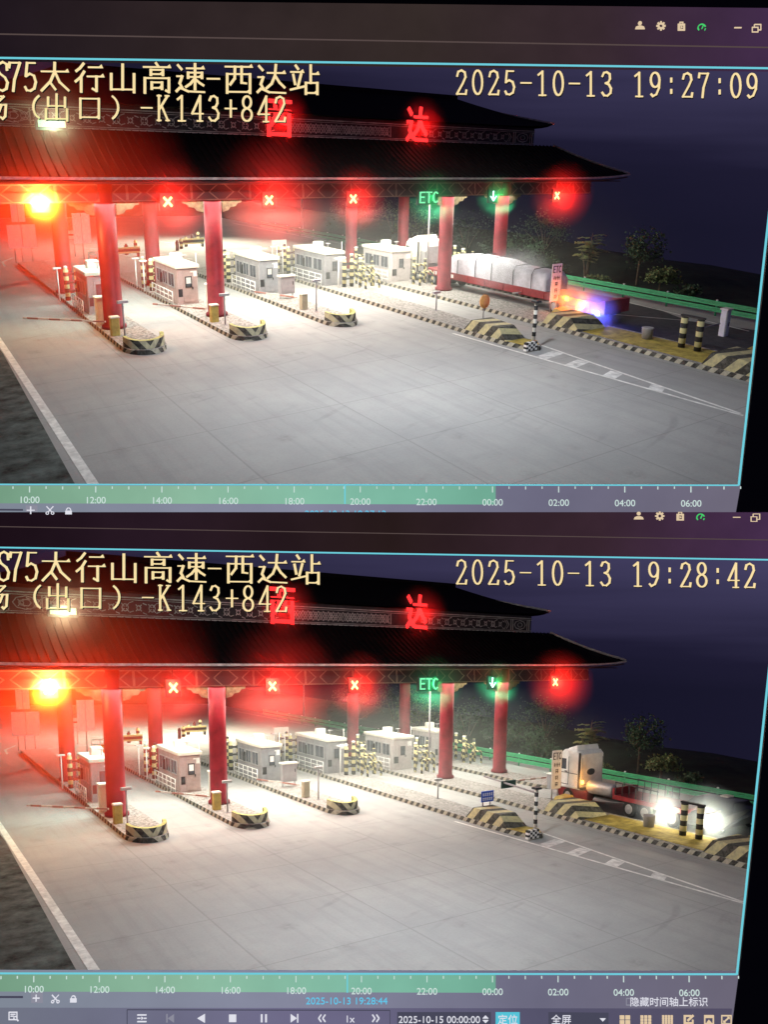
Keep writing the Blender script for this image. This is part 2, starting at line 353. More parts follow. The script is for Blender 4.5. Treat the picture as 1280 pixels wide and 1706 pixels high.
# ================================================================== the toll plaza
def near_edge(u): return -21.6 - .67 * (u + 8.2)
def quad(pts, z=0):
    m = MB(); m.v = [(x, y, z) for x, y in pts]; m.face(range(len(pts))); return m
def strip(pts, w, z):
    """a painted line of width w along pts on the ground"""
    m = MB(); L = []
    for i, p in enumerate(pts):
        a = Vector(pts[max(i - 1, 0)]); b = Vector(pts[min(i + 1, len(pts) - 1)]); d = (b - a).normalized(); n = Vector((-d.y, d.x)) * w / 2
        L.append((p[0] + n.x, p[1] + n.y, z)); L.append((p[0] - n.x, p[1] - n.y, z))
    m.v = L
    for i in range(len(pts) - 1): m.face((2 * i, 2 * i + 1, 2 * i + 3, 2 * i + 2))
    return m
def build_setting(rnd):
    g = [(-45, near_edge(-45)), (-5.9, near_edge(-5.9)), (39, near_edge(39)), (39, 140), (-45, 140)]
    struct('ground', quad(g), M_ground)
    struct('verge', quad([(-45, near_edge(-45)), (-6.25, near_edge(-6.25)), (-6.1, -2), (-6.3, 3.5), (-45, 3.5)], .004), M_verge)
    struct('asphalt_patch', quad([(31.2, -5.5), (35.6, -6.5), (35.2, -13.0), (33.4, -16.8), (30.6, -12.5)], .004), M_asph)
    struct('exit_lane', quad([(26.6, -8), (30.4, -12.6), (33.3, -17), (36.1, -26), (36.1, near_edge(36)), (26.7, near_edge(26.7))], .004), M_asph)
    lines = MB()
    for pts, w in (([(-5.95, 3), (-5.85, -8), (-5.75, near_edge(-5.75) + .05)], .32),
                   ([(17.3, -11.3), (17.75, -20), (18.3, -29.6)], .17), ([(19.9, -15.6), (19.3, -21), (18.45, -29.4)], .17),
                   ([(35.7, -1), (35.5, -9), (34.7, -15), (33.9, -21)], .15), ([(-1.9, 33.5), (-1.7, 37), (-.4, 40)], .2), ([(-1.2, 33.2), (3, 36.4), (9, 37)], .15), ([(36.2, 71), (36.6, 40), (36.8, 6)], .2),
                   ([(7.6, 46), (12.5, 38), (15.2, 30)], .18), ([(16.2, 52), (20.1, 40.5), (21.6, 34)], .18)):
        k = strip(pts, w, .008); b = len(lines.v); lines.v += k.v
        for f in k.f: lines.face([i + b for i in f])
    struct('road_lines', lines, M_line)
    h = MB()
    for v, a, b in ((-18.3, 17.75, 19.5), (-20.3, 17.85, 19.3), (-22.7, 17.95, 19.05), (-25.3, 18.1, 18.85)):
        bq = len(h.v); h.v += [(a, v - .45, .008), (b, v - .1, .008), (b - .05, v + .65, .008), (a, v + .3, .008)]; h.face(range(bq, bq + 4))
    struct('hatch_markings', h, M_hatch)
    # hillside behind the guardrail and at the far end
    m = MB(); us = [38.4, 39.5, 41, 44, 48, 53, 60]; vs = [near_edge(38) + 2, -38, -28, -20, -14, -8, -2, 4, 10, 18, 28, 40, 55, 75, 100, 140]
    for v in vs:
        for i, u in enumerate(us):
            k = u - 38.4; hgt = min(k * .26, 2.4) * (.12 + .88 * min(1, max(0, (v + 14) / 24)))
            hgt *= 1 - .9 * max(0, (u - 47) / 13)
            m.v.append((u, v, -.12 + hgt + (rnd.random() - .5) * .5 * (i > 1)))
    n = len(us)
    for j in range(len(vs) - 1):
        for i in range(n - 1): m.face((j * n + i, j * n + i + 1, (j + 1) * n + i + 1, (j + 1) * n + i), 0, True)
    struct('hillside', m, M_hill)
    m = MB(); us2 = [-60, -40, -20, -5, 8, 20, 30, 39]; ws = [(98, -.1), (104, 1.5), (112, 3), (125, 4.5)]
    for v, w in ws:
        for u in us2: m.v.append((u, v - max(0, (u - 10)) * .35, w + rnd.random() * .8 if w > 0 else w))
    n = len(us2)
    for j in range(3):
        for i in range(n - 1): m.face((j * n + i, j * n + i + 1, (j + 1) * n + i + 1, (j + 1) * n + i), 0, True)
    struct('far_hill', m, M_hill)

def build_sky(fd):
    m = bpy.data.materials.new('night_sky'); m.use_nodes = True; t = m.node_tree; t.nodes.clear()
    o = t.nodes.new('ShaderNodeOutputMaterial'); e = t.nodes.new('ShaderNodeEmission'); t.links.new(e.outputs[0], o.inputs[0])
    at = t.nodes.new('ShaderNodeAttribute'); at.attribute_name = 'sky'; s = t.nodes.new('ShaderNodeSeparateXYZ'); t.links.new(at.outputs['Vector'], s.inputs[0])
    n = t.nodes.new('ShaderNodeTexNoise'); n.inputs['Scale'].default_value = 3.2; n.inputs['Detail'].default_value = 4; t.links.new(at.outputs['Vector'], n.inputs['Vector'])
    def M(op, a, b):
        k = t.nodes.new('ShaderNodeMath'); k.operation = op
        for i, x in enumerate((a, b)):
            if isinstance(x, (int, float)): k.inputs[i].default_value = x
            else: t.links.new(x, k.inputs[i])
        return k.outputs[0]
    f = M('ADD', M('ADD', s.outputs[0], M('MULTIPLY', s.outputs[1], .42)), M('MULTIPLY', M('SUBTRACT', n.outputs['Fac'], .5), .3))
    f = M('SUBTRACT', f, .25)
    r = t.nodes.new('ShaderNodeValToRGB'); t.links.new(f, r.inputs[0])
    r.color_ramp.elements[0].position = .3; r.color_ramp.elements[0].color = (.002, .0028, .0075, 1)
    r.color_ramp.elements[1].position = 1.0; r.color_ramp.elements[1].color = (.068, .06, .14, 1)
    q = r.color_ramp.elements.new(.66); q.color = (.013, .0115, .032, 1)
    t.links.new(r.outputs[0], e.inputs[0])
    mb = MB(); at_ = []; NA, NW = 40, 8; top = 44 if fd is UP else 36
    for j in range(NW + 1):
        for i in range(NA + 1):
            a = math.radians(-75 + 165 * i / NA); w = -60 + (top + 60) * j / NW
            mb.v.append((-10 + 240 * math.sin(a), -44 + 240 * math.cos(a), w)); at_ += [i / NA, max(0, w) / top, 0]
    for j in range(NW):
        for i in range(NA): mb.face((j * (NA + 1) + i, j * (NA + 1) + i + 1, (j + 1) * (NA + 1) + i + 1, (j + 1) * (NA + 1) + i), 0, True)
    o = struct('sky', mb, m); a = o.data.attributes.new('sky', 'FLOAT_VECTOR', 'POINT'); a.data.foreach_set('vector', at_)

ISL = [(-.7, 1.6, -6.5, 34), (5.3, 7.6, -6.6, 22), (11.8, 14.0, -6.4, 22), (17.9, 20.2, -17.2, 22), (23.6, 26.5, -40, 22), (29.9, 32.3, -7, 22)]
ORD = ['leftmost', 'second', 'third', 'fourth', 'fifth', 'rightmost']
def nose_poly(x0, x1, v0, vb, depth, n=10):
    c = (x0 + x1) / 2; r = (x1 - x0) / 2
    return [(c + r * math.cos(math.pi + math.pi * i / n), v0 + depth - depth * math.sin(math.pi * i / n)) for i in range(n + 1)] + [(x1, vb), (x0, vb)]
def build_islands():
    M_chev = striped('chevron_stripes', (.5, .47, .3), (.035, .034, .03), (1, 0, -.85), 1.5, absu=0)
    M_nose_top = mat('nose_top_paint', (.42, .42, .14), .8, var=.3)
    G_ = 'striped toll islands between the lanes'
    for k, (a, b, v0, v1) in enumerate(ISL):
        c = (a + b) / 2; hw = (b - a) / 2
        lab = ['%s toll island, striped kerb and chevron nose, gravel top' % ORD[k], '%s toll island from the left, chevron nose, beside a red column' % ORD[k], '%s toll island from the left, striped nose, no front column' % ORD[k],
               'fourth toll island with low striped ramp and chequered tip', 'fifth toll island running right to the edge with two ramps', 'rightmost toll island behind the tow lane'][k]
        t = thing('toll_island', lab, 'toll island', (c, 0, 0), G_)
        if k == 4:                              # the fifth island narrows to a long painted kerb on the right
            pts = [(-hw, v1), (-hw, -8), (-hw - .25, -17), (-hw - .45, -24), (-hw - .2, near_edge(23) + 3), (hw + .1, near_edge(26) + 3.5), (hw, -8), (hw, v1)]
            pts = pts[::-1]
        elif k == 3: pts = nose_poly(-hw, hw - .5, v0, -9, 3.2) [:-2] + [(hw - .3, -11), (hw, -7), (hw, v1), (-hw, v1)]
        else: pts = nose_poly(-hw, hw, v0, v1, 1.5)
        m = MB(); m.prism(pts, 0, .24, 0, 1)
        part('kerb', m, [M_kerb, M_gravel], t)
        if k in (0, 1, 2):
            out = nose_poly(-hw + .05, hw - .05, v0 + .22, v0 + 1.9, 1.3, 14)[:-2]; R0 = []; R1 = []; R2 = []; R3 = []
            n = len(out)
            for i, (x, y) in enumerate(out):
                s_ = abs(i - (n - 1) / 2) / ((n - 1) / 2); hgt = .42 + .1 * s_ ** 2
                k2 = .82
                R0.append((x, y, .24)); R1.append((x * .985, y + .03, .24 + hgt))
                R2.append((x * k2, (y - (v0 + 1.9)) * .8 + v0 + 1.9, .24 + hgt)); R3.append((x * k2, (y - (v0 + 1.9)) * .8 + v0 + 1.9, .3))
            m = MB(); m.rings([R0, R1], 0, False, False, False); m.rings([R1, R2], 1, False, False, False); m.rings([R2, R3], 1, False, False, False)
            for e in (0, n - 1):
                q = len(m.v); m.v += [R0[e], R1[e], R2[e], R3[e]]; m.face(range(q, q + 4), 1)
            part('nose', m, [M_chev, M_nose_top], t)
        if k == 3:
            m = MB(); m.rings([[(-hw + .02, -15.4, .241), (hw - .75, -15.4, .241), (hw - .3, -11.6, .241), (-hw + .02, -11.6, .241)],
                               [(-hw + .1, -14.6, .85), (hw - .95, -14.6, .85), (hw - .6, -12.2, .85), (-hw + .1, -12.2, .85)]])
            part('ramp', m, M_ramp, t)
            m = MB(); m.prism([(-hw + .25, -16.6), (0, -16.9), (.55, -16.2), (hw - .9, -15.42), (-hw + .15, -15.42)], .242, .262); part('painted_top', m, M_ochre, t)
        if k == 4:
            for (va, vb) in ((-16.0, -12.9), (-33.5, -24.4)):
                o_ = -.2 if va > -20 else -.38
                m = MB(); m.rings([[(-hw + o_ + .02, va, .241), (hw - .6, va, .241), (hw - .6, vb, .241), (-hw + o_ + .02, vb, .241)],
                                   [(-hw + o_ + .12, va + .8, .88), (hw - .85, va + .8, .88), (hw - .85, vb - .45, .88), (-hw + o_ + .12, vb - .45, .88)]])
                part('ramp', m, M_ramp, t)
            m = MB(); m.prism([(-hw + .1, -16.05), (-hw - .1, -24.3), (hw - .2, -24.3), (hw - .3, -16.05)][::-1], .242, .262); part('painted_top', m, M_ochre, t)

def build_canopy(rnd):
    t = thing('toll_canopy', 'dark tiled Chinese style toll canopy roof on red columns', 'toll canopy', (17, 8, 0))
    def A(mb):                                  # absolute coordinates -> relative to the canopy base
        mb.v = [(x - 17, y - 8, z) for x, y, z in mb.v]; return mb
    # columns
    for u, v in ((.1, 0), (6.6, .2), (25.6, .2), (31.3, 0), (0, 14.2), (6.7, 14.4), (25.5, 14.6), (31.3, 14.2)):
        m = MB(); m.lathe([(.7, .24), (.7, .4), (.56, .48), (.55, 4), (.54, 7.95)], (u, v), 24); part('column', A(m), M_red, t)
    # beams with painted bands
    M_beam = bpy.data.materials.get('painted_beam') or painted_beam()
    for v in (0, 14.3):
        m = MB(); m.box(-7.6, 41.6, v - .42, v + .42, 6.98, 7.5, 0); m.box(-7.6, 41.6, v - .36, v + .36, 7.5, 7.95, 0)
        part('beam', A(m), M_beam, t)
    for u in (0, 6.6, 12.8, 19.2, 25.6, 31.3):
        m = MB(); m.box(u - .28, u + .28, .45, 13.85, 7.05, 7.9); part('cross_beam', A(m), M_soffit, t)
    # carved brackets beside the columns
    for u, v in ((.1, 0), (6.6, .2), (25.6, .2), (31.3, 0)):
        for sgn in (-1, 1):
            m = MB(); prof = [(.62, 0), (1.95, 0), (1.9, -.16), (1.65, -.2), (1.5, -.38), (1.15, -.42), (1.0, -.6), (.62, -.68)]
            a = [(u + sgn * x, v - .1, 6.975 + z) for x, z in prof]; b2 = [(x, y + .2, z) for x, y, z in a]
            m.rings([a, b2]); part('bracket', A(m), M_gold, t)
    m = MB(); m.box(-10, 44, -1.7, 17.7, 7.96, 8.02); part('soffit', A(m), M_soffit, t)
    # lower hipped roof
    def eave(u): return 8.24 + .32 * min(1, abs(u - 17) / 27.8) ** 10
    N = 72; m = MB()
    def slope(pa, pb, n, flip=False):            # pa(s)->eave point, pb(s)->top point
        b = len(m.v); K = 5
        for j in range(K + 1):
            q = j / K
            for i in range(n + 1):
                x = pa(i / n); y = pb(i / n); s_ = q ** 1.0; sag = -.16 * math.sin(math.pi * q)
                m.v.append((x[0] + (y[0] - x[0]) * s_, x[1] + (y[1] - x[1]) * s_, x[2] + (y[2] - x[2]) * s_ + sag))
        for j in range(K):
            for i in range(n): m.face((b + j * (n + 1) + i, b + j * (n + 1) + i + 1, b + (j + 1) * (n + 1) + i + 1, b + (j + 1) * (n + 1) + i), 0, True)
    L0, L1, T0, T1 = -10.8, 44.8, -5.9, 39.9
    slope(lambda s: (L0 + (L1 - L0) * s, -2, eave(L0 + (L1 - L0) * s)), lambda s: (T0 + (T1 - T0) * s, 3, 10.68), N)
    slope(lambda s: (L0 + (L1 - L0) * s, 18, eave(L0 + (L1 - L0) * s)), lambda s: (T0 + (T1 - T0) * s, 13, 10.68), N)
    slope(lambda s: (L1, -2 + 20 * s, 8.24 + .32 * abs(2 * s - 1) ** 8), lambda s: (T1, 3 + 10 * s, 10.68), 24)
    slope(lambda s: (L0, -2 + 20 * s, 8.24 + .32 * abs(2 * s - 1) ** 8), lambda s: (T0, 3 + 10 * s, 10.68), 24)
    lower = part('lower_roof', A(m), M_roof, t)
    m = MB()                                     # tile ribs running down the front slope and the right end
    for i in range(118):
        u = -10.4 + i * .467
        top = u
        q1 = min(1, (u - L0) / (T0 - L0)) if u < T0 else (min(1, (L1 - u) / (L1 - T1)) if u > T1 else 1)
        pts = []
        for j in range(4):
            q = q1 * j / 3; pts.append((u, -2 + 5 * q, eave(u) * (1 - q) + 10.68 * q - .16 * math.sin(math.pi * q) + .03))
        if q1 > .05: m.tube(pts, .06, 5, 0, True, True)
    part('roof_ribs', A(m), M_roof, t)
    m = MB()
    pts = [(L0 + (L1 - L0) * i / 60, -2.03, eave(L0 + (L1 - L0) * i / 60) - .03) for i in range(61)]
    for a, b in zip(pts[:-1], pts[1:]): m.bar(a, b, .1, .13)
    part('eave_trim', A(m), M_trim, t)
    m = MB()
    pts = [(L0 + .15 + (L1 - L0 - .3) * i / 60, -1.9, eave(L0 + (L1 - L0) * i / 60) - .24) for i in range(61)]
    for a, b in zip(pts[:-1], pts[1:]): m.bar(a, b, .06, .1)
    part('eave_board', A(m), M_soffit, t)
    for sg in (0, 1):
        e0 = (L1, -2, 8.6) if sg else (L0, -2, 8.6); e1 = (T1, 3, 10.76) if sg else (T0, 3, 10.76)
        p = [Vector(e0).lerp(Vector(e1), q) - Vector((0, 0, .14 * math.sin(math.pi * q))) for q in (0, .25, .5, .75, 1)]
        m = MB(); m.tube(p, [.12, .1, .1, .1, .1], 6); part('hip_ridge', A(m), M_trim, t)
    # frieze wall between the two roofs
    fr0, fr1 = -5.2, 37.4
    m = MB(); m.box(fr0, fr1, 3.0, 13, 10.5, 12.0); fz = part('frieze', A(m), M_frieze, t)
    tr = MB(); y = 2.94
    for z, h in ((10.72, .06), (10.82, .03), (11.66, .03), (11.78, .06)): tr.box(fr0, fr1, y - .02, y + .055, z - h / 2, z + h / 2)
    def seg(a, b, w=.05): tr.bar((a[0], y, a[1]), (b[0], y, b[1]), w, .05)
    u = 13.3                                     # central lattice panel
    for i in range(10):
        a = 13.4 + i * .84
        seg((a, 10.95), (a + .42, 11.55)); seg((a + .42, 11.55), (a + .84, 10.95)); seg((a, 11.55), (a + .42, 10.95)); seg((a + .42, 10.95), (a + .84, 11.55))
        for q in (.2, .62): seg((a + q - .2, 11.25), (a + q, 11.5), .03); seg((a + q, 11.5), (a + q + .2, 11.25), .03); seg((a + q - .2, 11.25), (a + q, 11.0), .03); seg((a + q, 11.0), (a + q + .2, 11.25), .03)
    for a in (13.25, 21.95):
        seg((a, 10.9), (a, 11.6), .06)
    for s0, s1 in ((-4.4, 12.2), (24.6, 34.0)):   # flower scrolls
        n = int((s1 - s0) / .8)
        for i in range(n):
            a = s0 + (i + .5) * (s1 - s0) / n
            rr = .2 if i % 2 else .13
            for q in range(8):
                t0 = q * math.pi / 4; seg((a + rr * math.cos(t0), 11.24 + rr * math.sin(t0)), (a + rr * math.cos(t0 + .785), 11.24 + rr * math.sin(t0 + .785)), .03)
            for q in range(4):
                t0 = q * math.pi / 2 + .785; seg((a + .07 * math.cos(t0), 11.24 + .07 * math.sin(t0)), (a + (rr + .12) * math.cos(t0), 11.24 + (rr + .12) * math.sin(t0)), .05)
            for z in (10.98, 11.5): seg((a + .26, z), (a + .5, z + (.08 if i % 2 else -.08)), .035)
    for sgn, c0 in ((1, 34.1), (-1, -1.9)):       # arrow and diamond end panels
        def X(d): return c0 + sgn * d
        for d in (0, .22): seg((X(d), 10.92), (X(d + .3), 11.25), .05); seg((X(d + .3), 11.25), (X(d), 11.58), .05)
        for d in (.75, .98, 2.75, 3.0): seg((X(d), 10.85), (X(d), 11.65), .07)
        for q in range(8):
            t0 = q * math.pi / 4; seg((X(1.85 + .68 * math.cos(t0)), 11.25 + .34 * math.sin(t0)), (X(1.85 + .68 * math.cos(t0 + .785)), 11.25 + .34 * math.sin(t0 + .785)), .045)
        for q in range(6): t0 = q * math.pi / 3; seg((X(1.85 + .3 * math.cos(t0)), 11.25 + .18 * math.sin(t0)), (X(1.85 + .3 * math.cos(t0 + 1.05)), 11.25 + .18 * math.sin(t0 + 1.05)), .04)
    part('tracery', A(tr), M_trace, fz)
    # upper roof
    m = MB(); U0, U1, R0, R1 = -6.5, 38.4, -.5, 32.4
    def e2(u): return 12.02 + .3 * min(1, abs(u - 16) / 22.4) ** 12
    slope(lambda s: (U0 + (U1 - U0) * s, 1.6, e2(U0 + (U1 - U0) * s)), lambda s: (R0 + (R1 - R0) * s, 8, 14.25), 60)
    slope(lambda s: (U0 + (U1 - U0) * s, 14.4, e2(U0 + (U1 - U0) * s)), lambda s: (R0 + (R1 - R0) * s, 8, 14.25), 60)
    slope(lambda s: (U1, 1.6 + 12.8 * s, 12.02 + .3 * abs(2 * s - 1) ** 8), lambda s: (R1, 8, 14.25), 16)
    slope(lambda s: (U0, 1.6 + 12.8 * s, 12.02 + .3 * abs(2 * s - 1) ** 8), lambda s: (R0, 8, 14.25), 16)
    part('upper_roof', A(m), M_roof, t)
    m = MB(); m.box(R0, R1, 7.86, 8.14, 14.2, 14.5); part('main_ridge', A(m), M_roof, t)
    m = MB(); m.tube([(U1, 1.6, 12.36), (36.4, 3.6, 12.8), (34.9, 5.2, 13.2)], [.11, .09, .05], 6); part('hip_ridge', A(m), M_trim, t)

def painted_beam():
    m = bpy.data.materials.new('painted_beam'); m.use_nodes = True; t = m.node_tree; p = t.nodes['Principled BSDF']; p.inputs['Roughness'].default_value = .6
    at = t.nodes.new('ShaderNodeAttribute'); at.attribute_name = 'loc'
    sp = t.nodes.new('ShaderNodeSeparateXYZ'); t.links.new(at.outputs['Vector'], sp.inputs[0])
    def M(op, a, b=0.0):
        k = t.nodes.new('ShaderNodeMath'); k.operation = op
        for i, x in enumerate((a, b)):
            if isinstance(x, (int, float)): k.inputs[i].default_value = x
            else: t.links.new(x, k.inputs[i])
        return k.outputs[0]
    U = M('ADD', sp.outputs[0], 200); H = M('SUBTRACT', sp.outputs[2], 7.45)
    zig = M('MULTIPLY', M('ABSOLUTE', M('SUBTRACT', M('FRACT', M('DIVIDE', U, 1.9)), .5)), 2)          # 0..1 triangle wave along the beam
    l1 = M('LESS_THAN', M('ABSOLUTE', M('SUBTRACT', M('ABSOLUTE', H), M('SUBTRACT', M('MULTIPLY', zig, .7), .12))), .045)
    l2 = M('LESS_THAN', M('ABSOLUTE', M('SUBTRACT', M('ABSOLUTE', H), .42)), .03)
    l3 = M('LESS_THAN', M('ABSOLUTE', M('SUBTRACT', M('FRACT', M('DIVIDE', U, 3.8)), .5)), .02)
    n = t.nodes.new('ShaderNodeTexNoise'); n.inputs['Scale'].default_value = 2.5; n.inputs['Detail'].default_value = 5; t.links.new(at.outputs['Vector'], n.inputs['Vector'])
    f = M('MULTIPLY', M('MAXIMUM', M('MAXIMUM', l1, l2), l3), n.outputs['Fac'])
    r = t.nodes.new('ShaderNodeValToRGB'); r.color_ramp.elements[0].position = 0; r.color_ramp.elements[0].color = (.025, .022, .022, 1)
    r.color_ramp.elements[1].position = .7; r.color_ramp.elements[1].color = (.2, .19, .13, 1)
    t.links.new(f, r.inputs[0]); t.links.new(r.outputs[0], p.inputs['Base Color']); return m

# ------------------------------------------------------------------ booths, barriers, guards
M_boothwall = mat('booth_panel', (.30, .30, .31), .5, .2, var=.15, nscale=1.5)
M_boothwarm = mat('booth_panel_rosy', (.42, .33, .31), .5, .1, var=.15, nscale=1.5)
M_pane = mat('booth_window', (.07, .08, .1), .1, var=.2, spec=.7)
M_lit = glow('lit_window', (1, .93, .8), 1.1)
def booth(u, v, L, W, label, wall, lit, H=2.3, rail=True, box_side=1):
    t = thing('toll_booth', label, 'toll booth', (u, v, .24), 'toll booths on the islands')
    m = MB(); m.bbox(0, W, 0, L, 0, H, .05); m.box(-.012, W + .012, -.012, L + .012, 0, .12)
    for y in [i * L / 4 for i in range(1, 4)]: m.box(-.006, .01, y - .012, y + .012, .13, H - .06)
    w = part('wall', m, wall, t)
    m = MB(); m.rings([[(-.07, -.1, H), (W + .07, -.1, H), (W + .07, L + .07, H), (-.07, L + .07, H)], [(-.09, -.12, H + .03), (W + .09, -.12, H + .03), (W + .09, L + .09, H + .03), (-.09, L + .09, H + .03)],
        [(-.09, -.12, H + .2), (W + .09, -.12, H + .2), (W + .09, L + .09, H + .2), (-.09, L + .09, H + .2)], [(-.02, -.05, H + .24), (W + .02, -.05, H + .24), (W + .02, L + .02, H + .24), (-.02, L + .02, H + .24)]])
    roof = part('roof', m, M_cream, t)
    m = MB(); m.bbox(W * .3, W * .3 + .75, L * .45, L * .45 + .6, H + .245, H + .72, .05)
    part('roof_unit', m, M_cream, roof)
    m = MB(); m.tube([(W * .7, L * .3, H + .24), (W * .7, L * .3, H + .62)], .03); m.box(W * .7 - .18, W * .7 + .18, L * .3 - .1, L * .3 + .1, H + .62, H + .68); part('roof_lamp', m, M_grey, roof)
    # side windows facing the lane
    for (y0, y1) in ((.5, L * .36), (L * .4, L * .62), (L * .66, L - .4)):
        m = MB(); z0, z1 = 1.02, 1.95
        m.box(-.05, -.004, y0, y0 + .06, z0, z1); m.box(-.05, -.004, y1 - .06, y1, z0, z1); m.box(-.05, -.004, y0 + .06, y1 - .06, z0, z0 + .06); m.box(-.05, -.004, y0 + .06, y1 - .06, z1 - .06, z1)
        m.box(-.045, -.006, (y0 + y1) / 2 - .02, (y0 + y1) / 2 + .02, z0 + .06, z1 - .06)
        wn = part('window', m, M_steel, t); m = MB(); m.box(-.022, -.003, y0 + .06, y1 - .06, z0 + .06, z1 - .06); part('pane', m, M_pane, wn)
    # front: door with a small window, notice board
    m = MB(); m.box(W * .3, W * .3 + .72, -.045, -.004, .14, 2.02); dr = part('door', m, wall, t)
    m = MB(); cx = W * .3 + .36; fr_ = .23
    m.box(cx - fr_, cx - fr_ + .06, -.075, -.046, 1.08, 1.78); m.box(cx + fr_ - .06, cx + fr_, -.075, -.046, 1.08, 1.78); m.box(cx - fr_ + .06, cx + fr_ - .06, -.075, -.046, 1.08, 1.14); m.box(cx - fr_ + .06, cx + fr_ - .06, -.075, -.046, 1.72, 1.78)
    wf = part('door_window', m, M_dark, dr)
    m = MB(); m.box(cx - fr_ + .06, cx + fr_ - .06, -.06, -.05, 1.14, 1.32); part('sill_panel', m, M_pane, wf)
    m = MB(); m.box(cx - fr_ + .06, cx + fr_ - .06, -.06, -.05, 1.325, 1.72); part('pane', m, lit, wf)
    m = MB(); m.box(W * .3 + .6, W * .3 + .66, -.1, -.046, .95, 1.1); part('handle', m, M_dark, dr)
    m = MB(); m.box(W - .52, W - .08, -.03, -.004, 1.75, 2.1); part('notice', m, M_white, t)
    m = MB(); m.box(-.2, -.055, L * .62, L * .66 - .02, 1.1, 1.75); part('fee_display', m, M_dark, t)
    m = MB(); m.box(.08, W * .3 - .08, -.02, -.004, .5, 1.0); part('vent', m, M_dark, t)
    m = MB(); m.tube([(W + .04, .3, 0), (W + .04, .3, H + .2), (W + .04, .3, H + .9)], .025, 6); part('antenna', m, M_white, t)
    if rail:
        m = MB()
        for z in (.25, .55, .85): m.tube([(-.32, .1, z), (-.32, L - .1, z)], .028, 6)
        for i in range(6): y = .1 + (L - .2) * i / 5; m.tube([(-.32, y, 0), (-.32, y, .88)], .03, 6)
        part('rail', m, M_white, t)
    return t
def post_frame(u, v, label, src=None):
    """two banded crash posts joined by short bars, with a pale cap plate"""
    if src: return copy_thing(src, (u, v, .24), label, 'banded crash guards by the booths')
    t = thing('crash_guard', label, 'crash guard', (u, v, .24), 'banded crash guards by the booths')
    for x in (-.35, .35):
        m = MB(); m.lathe([(.17, 0), (.17, 1.95), (.12, 2.03), (.12, 2.1)], (x, 0), 12); part('post', m, M_post, t)
        m = MB(); m.lathe([(.13, 2.101), (.13, 2.22), (.05, 2.26)], (x, 0), 10); part('cap', m, M_dark if x > 0 else M_white, t)
    for z in (.6, 1.15, 1.7):
        m = MB(); m.bar((-.19, 0, z), (.19, 0, z), .12, .12); part('crossbar', m, M_post, t)
    m = MB(); m.tube([(-.9, 0, 0), (-.9, 0, 2.1)], .05, 8); m.box(-1.15, -.65, -.22, .22, 2.1, 2.17); part('lamp_mast', m, M_white, t)
    return t
def hoop_guard(u, v, label, src=None):
    if src: return copy_thing(src, (u, v, .24), label, 'banded crash guards by the booths')
    t = thing('hoop_guard', label, 'crash guard', (u, v, .24), 'banded crash guards by the booths')
    m = MB(); m.lathe([(.13, 0), (.13, 2.0)], (-.2, .5), 10); m.lathe([(.13, 0), (.13, 1.85)], (.75, .2), 10); part('post', m, M_post, t)
    m = MB(); m.lathe([(.05, 2.001), (.16, 2.02), (.16, 2.12), (.02, 2.15)], (-.2, .5), 10); part('cap', m, M_white, t)
    for y, h, r in ((0, 1.45, .1), (-.9, 1.0, .09)):
        m = MB(); a = [(-.55, y, 0), (-.55, y, h - .3)] + [(-.55 + .3 - .3 * math.cos(q), y, h - .3 + .3 * math.sin(q)) for q in (.4, .8, 1.2, 1.57)] + [(.45 + .3 * math.sin(q), y, h - .3 + .3 * math.cos(q)) for q in (0, .4, .8, 1.2, 1.57)] + [(.75, y, 0)]
        m.tube(a, r, 8); part('hoop', m, striped('diagonal_bands', (.7, .63, .3), (.035, .033, .03), (1, .4, 1), 2.1, wear=.2), t)
    return t
def gate(u, v, label, arm_len=4.0, arm_dir=(-.86, .95), cab=M_yellow, Hc=.95):
    t = thing('barrier_gate', label, 'barrier gate', (u, v, .24), 'lane barriers')
    m = MB(); m.bbox(-.24, .24, -.2, .2, 0, Hc, .04); part('cabinet', m, cab, t)
    m = MB(); m.bbox(-.27, .27, -.23, .23, Hc, Hc + .08, .03); part('cap', m, M_cream, t)
    d = Vector((arm_dir[0], arm_dir[1], 0)).normalized(); z = Hc - .2
    a = d * .2 + Vector((-.3, 0, z)); b = a + d * arm_len + Vector((0, 0, -.02))
    m = MB(); m.bar(a, b, .05, .09); part('arm', m, M_arm, t)
    return t
def sensor_pole(u, v, h, label, src=None):
    t = thing('sensor_pole', label, 'pole', (u, v, .24), 'thin T-topped poles on the islands')
    m = MB(); m.tube([(0, 0, 0), (0, 0, h)], .05, 8); m.box(-.12, .12, -.12, .12, 0, .03); part('pole', m, M_grey, t)
    m = MB(); m.bbox(-.3, .3, -.1, .1, h, h + .14, .02); part('head', m, M_steel, t)
    return t
def cabinet(u, v, w, d, h, label, m0, name='equipment_cabinet', base=.24, leg=0):
    t = thing(name, label, 'cabinet', (u, v, base))
    m = MB(); m.bbox(0, w, 0, d, leg, h, .03); part('body', m, m0, t)
    m = MB(); m.box(-.06, w + .06, -.08, d + .06, h, h + .09); part('lid', m, M_cream, t)
    m = MB(); m.box(.08, w - .08, -.02, -.003, leg + .12, h - .12); dr = part('door', m, m0, t)
    m = MB(); m.box(w - .2, w - .15, -.05, -.021, leg + h * .4, leg + h * .55); part('handle', m, M_dark, dr)
    if leg:
        for x in (.05, w - .11):
            m = MB(); m.box(x, x + .06, d / 2 - .03, d / 2 + .03, 0, leg); part('leg', m, M_grey, t)
    return t
